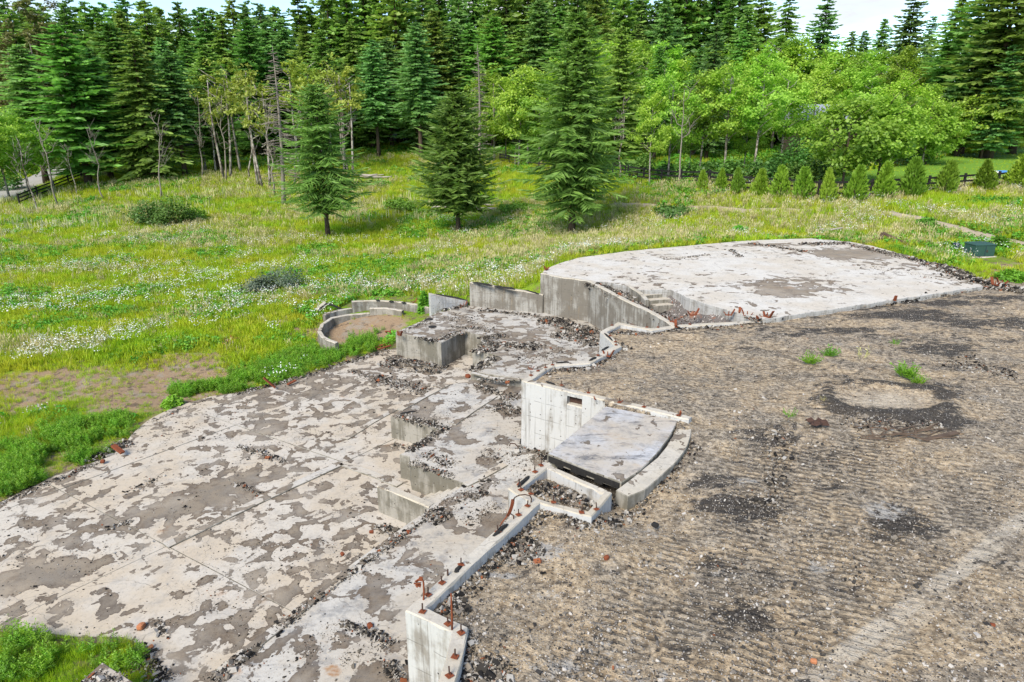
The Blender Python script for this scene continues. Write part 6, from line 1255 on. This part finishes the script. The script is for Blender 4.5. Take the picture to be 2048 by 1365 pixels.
for a in [((778, 728), (885, 742), Z_S, .62, 2000, .30, .07), ((770, 735), (800, 712), Z_S, .4, 600, .1, .08), ((750, 758), (880, 790), Z_S, .55, 1500, .05, .07), ((860, 790), (950, 772), Z_S, .5, 1100, .12, .08), ((700, 742), (760, 762), Z_S, .35, 300, .02, .06), ((478, 893), (570, 925), Z_S, .16, 500, .03, .06), ((215, 1058), (262, 1042), Z_S, .10, 180, .02, .05), ((470, 965), (520, 990), Z_S, .12, 200, .02, .05), ((170, 920), (260, 885), Z_S, .45, 900, .06, .08), ((0, 1008), (200, 925), Z_S + .0, .16, 700, .02, .05), ((470, 790), (640, 745), Z_S, .2, 900, .03, .07), ((640, 742), (780, 700), Z_S, .25, 900, .04, .07), ((300, 845), (420, 797), Z_S, .12, 300, .02, .05), ((250, 985), (330, 950), Z_S, .15, 120, .01, .05), ((270, 1300), (330, 1372), Z_S, .25, 700, .06, .07), ((310, 1240), (335, 1275), Z_S, .10, 160, .02, .05), ((340, 1035), (400, 985), Z_S, .3, 60, .0, .04), ((755, 1052), (800, 1072), Z_S, .2, 260, .05, .06), ((785, 890), (860, 905), Z_S, .15, 260, .03, .06),
          ((858, 1032), (640, 1192), Z_M2, .085, 1500, .035, .055), ((640, 1192), (540, 1272), Z_M2, .085, 700, .03, .055), ((520, 1290), (425, 1362), Z_M2, .12, 800, .04, .055), ((860, 1022), (890, 1042), Z_M2, .28, 800, .06, .06), ((690, 1248), (790, 1290), Z_M2, .14, 500, .04, .05), ((775, 1325), (800, 1365), Z_M2, .16, 350, .06, .05), ((1050, 884), (1125, 905), Z_M2, .42, 1300, .14, .085), ((1080, 890), (1095, 925), Z_M2, .3, 500, .06, .08), ((795, 832), (900, 860), Z_M2, .2, 900, .06, .07), ((884, 862), (816, 905), Z_M2, .14, 900, .05, .06), ((822, 925), (905, 955), Z_M2, .16, 500, .03, .06), ((850, 905), (905, 935), Z_M2, .4, 500, .01, .06), ((990, 810), (1040, 830), Z_M2, .5, 700, .03, .06), ((1000, 800), (1040, 790), Z_M2, .35, 400, .03, .06), ((950, 770), (1000, 790), Z_M2, .3, 600, .08, .07), ((930, 1050), (1000, 1010), Z_M2, .35, 350, .01, .05), ((960, 905), (1080, 930), Z_M2, .8, 700, .0, .05), ((900, 1010), (985, 960), Z_M2, .4, 350, .01, .05), ((945, 1000), (975, 985), Z_M2, .15, 220, .03, .05), ((760, 1290), (680, 1330), Z_M2, .3, 200, .0, .04), ((590, 1310), (700, 1250), Z_M2, .5, 250, .0, .04),
          ((1085, 640), (1140, 652), Z_M1, .55, 1300, .16, .09), ((1130, 655), (1205, 672), Z_M1, .55, 1600, .22, .10), ((1110, 665), (1200, 690), Z_M1, .7, 1300, .05, .08), ((960, 690), (1090, 695), Z_M1, .5, 1300, .08, .08), ((960, 680), (1010, 672), Z_M1, .3, 500, .12, .08), ((862, 683), (926, 664), Z_M1, .28, 900, .04, .07), ((945, 704), (990, 700), Z_M1, .25, 500, .05, .08), ((992, 714), (945, 744), Z_M1, .28, 900, .04, .08), ((955, 620), (1080, 634), Z_M1, .3, 800, .04, .07), ((880, 636), (960, 640), Z_M1, .9, 500, .0, .06), ((800, 668), (860, 640), Z_M1, .25, 350, .02, .06), ((880, 622), (935, 612), Z_M1, .25, 300, .04, .08), ((830, 675), (875, 685), Z_M1, .15, 250, .03, .06), ((1030, 720), (1140, 700), Z_M1, .8, 500, .0, .06), ((905, 655), (990, 660), Z_M1, .4, 500, .02, .07), ((960, 760), (1030, 765), Z_M1, .3, 300, .02, .06),
          ((1600, 490), (1700, 487), Z_G, .5, 900, .04, .09), ((1500, 487), (1620, 505), Z_G, .35, 800, .03, .09), ((1700, 490), (1860, 528), Z_G, .4, 1800, .08, .10), ((1860, 528), (1962, 568), Z_G, .5, 2200, .12, .11), ((1965, 572), (2060, 585), 0, .6, 1500, .14, .11), ((1580, 632), (1780, 606), .0, .18, 800, .05, .08), ((1780, 604), (1960, 576), .0, .3, 1500, .06, .09), ((1330, 520), (1420, 510), Z_G, .3, 250, .02, .08), ((1460, 500), (1480, 515), Z_G, .25, 200, .02, .08), ((1700, 530), (1900, 560), Z_G, 1.0, 300, .0, .06), ((1180, 566), (1255, 598), .0, .4, 1400, .12, .09), ((1250, 598), (1330, 640), -.1, .28, 900, .1, .08), ((1500, 640), (1560, 632), .05, .3, 500, .06, .09), ((1960, 560), (1900, 535), 0, .5, 600, .08, .09), ((160, 1366), (250, 1362), -1.9, .3, 400, .02, .05)]: pile(*a)
def upile(a, b, w, n, h=.02, smax=.06, white=False):
    k0 = len(RUB); pile(a, b, -.12, w, n, 0, smax); q = RUB[k0]; q[:, 2] = UZ(q[:, 0], q[:, 1]) + .006 + h * r.random(n); q = q[inside(U_POLY, q[:, 0], q[:, 1])]; RUB[k0] = q
for a in [((865, 1225), (950, 1140), .22, 900), ((950, 1135), (1080, 1015), .28, 1500), ((1080, 1010), (1180, 1052), .22, 700), ((1060, 970), (1180, 1010), .32, 900), ((1105, 935), (1235, 985), .16, 700), ((1180, 1055), (1260, 1010), .2, 500), ((1260, 1010), (1390, 880), .22, 1100), ((1085, 745), (1190, 733), .35, 1000), ((1190, 733), (1250, 690), .3, 700), ((1215, 668), (1320, 668), .28, 800), ((1320, 665), (1540, 650), .25, 900), ((930, 1270), (925, 1365), .16, 800), ((960, 1320), (1010, 1365), .3, 600), ((1000, 1100), (1080, 1090), .4, 900), ((890, 1195), (930, 1220), .2, 500), ((1545, 1010), (1560, 860), .4, 500), ((1250, 960), (1350, 860), .08, 400), ((1680, 845), (1880, 850), .35, 900), ((1900, 720), (2040, 760), .8, 600)]: upile(*a)
rub = np.concatenate(RUB)
scatter("rubble", "burnt rubble, char and ash shards along the walls and floor edges", rub[:, :3], rub[:, 3], L_CHIP, .5, 23, True)
n = 2600; xs = r.uniform(px_[:, 0].min(), px_[:, 0].max(), n) if hasattr(px_, 'ndim') and px_.ndim == 2 else None
pa = np.array(pit); n = 1900; x = r.uniform(pa[:, 0].min(), pa[:, 0].max(), n); y = r.uniform(pa[:, 1].min(), pa[:, 1].max(), n); k = inside(pit, x, y); x, y = x[k], y[k]; z = PITZ(x, y, edge_dist(gl, x, y, False)) + .01
scatter("red_debris", "red and black shards in the sunken corner below the garage steps", np.stack([x, y, z], 1), np.clip(r.lognormal(-3.1, .5, len(x)), .015, .12), lib([chip_mesh(50 + i, .35, chips_mat("red_chips", [(0, (.03, .028, .026)), (.25, (.10, .085, .07)), (.66, (.24, .085, .05)), (.76, (.28, .15, .10)), (.84, (.5, .46, .42))]) if i == 0 else bpy.data.materials["red_chips"], i % 2) for i in range(4)], "red_chip"), .5, 24, True)
# loose grit on the floors
n = 30000; x = r.uniform(-14, 4, n); y = r.uniform(6, 25, n); k1 = inside(M1_POLY, x, y); k2 = inside(M2_POLY, x, y) & ~k1; k3 = inside(S1_POLY, x, y) & ~k1 & ~k2; z = np.where(k1, Z_M1, np.where(k2, Z_M2, Z_S)) + .008; k = (k1 | k2 | k3) & (r.random(n) < .2 + .9 * sstep(.5, .62, fbm(x, y, .8, 4, 91))); x, y, z = x[k], y[k], z[k]
scatter("floor_grit", "grit and small shards strewn over the lower floors", np.stack([x, y, z], 1), np.clip(r.lognormal(-4.1, .5, len(x)), .008, .07), L_CHIP, .3, 25)
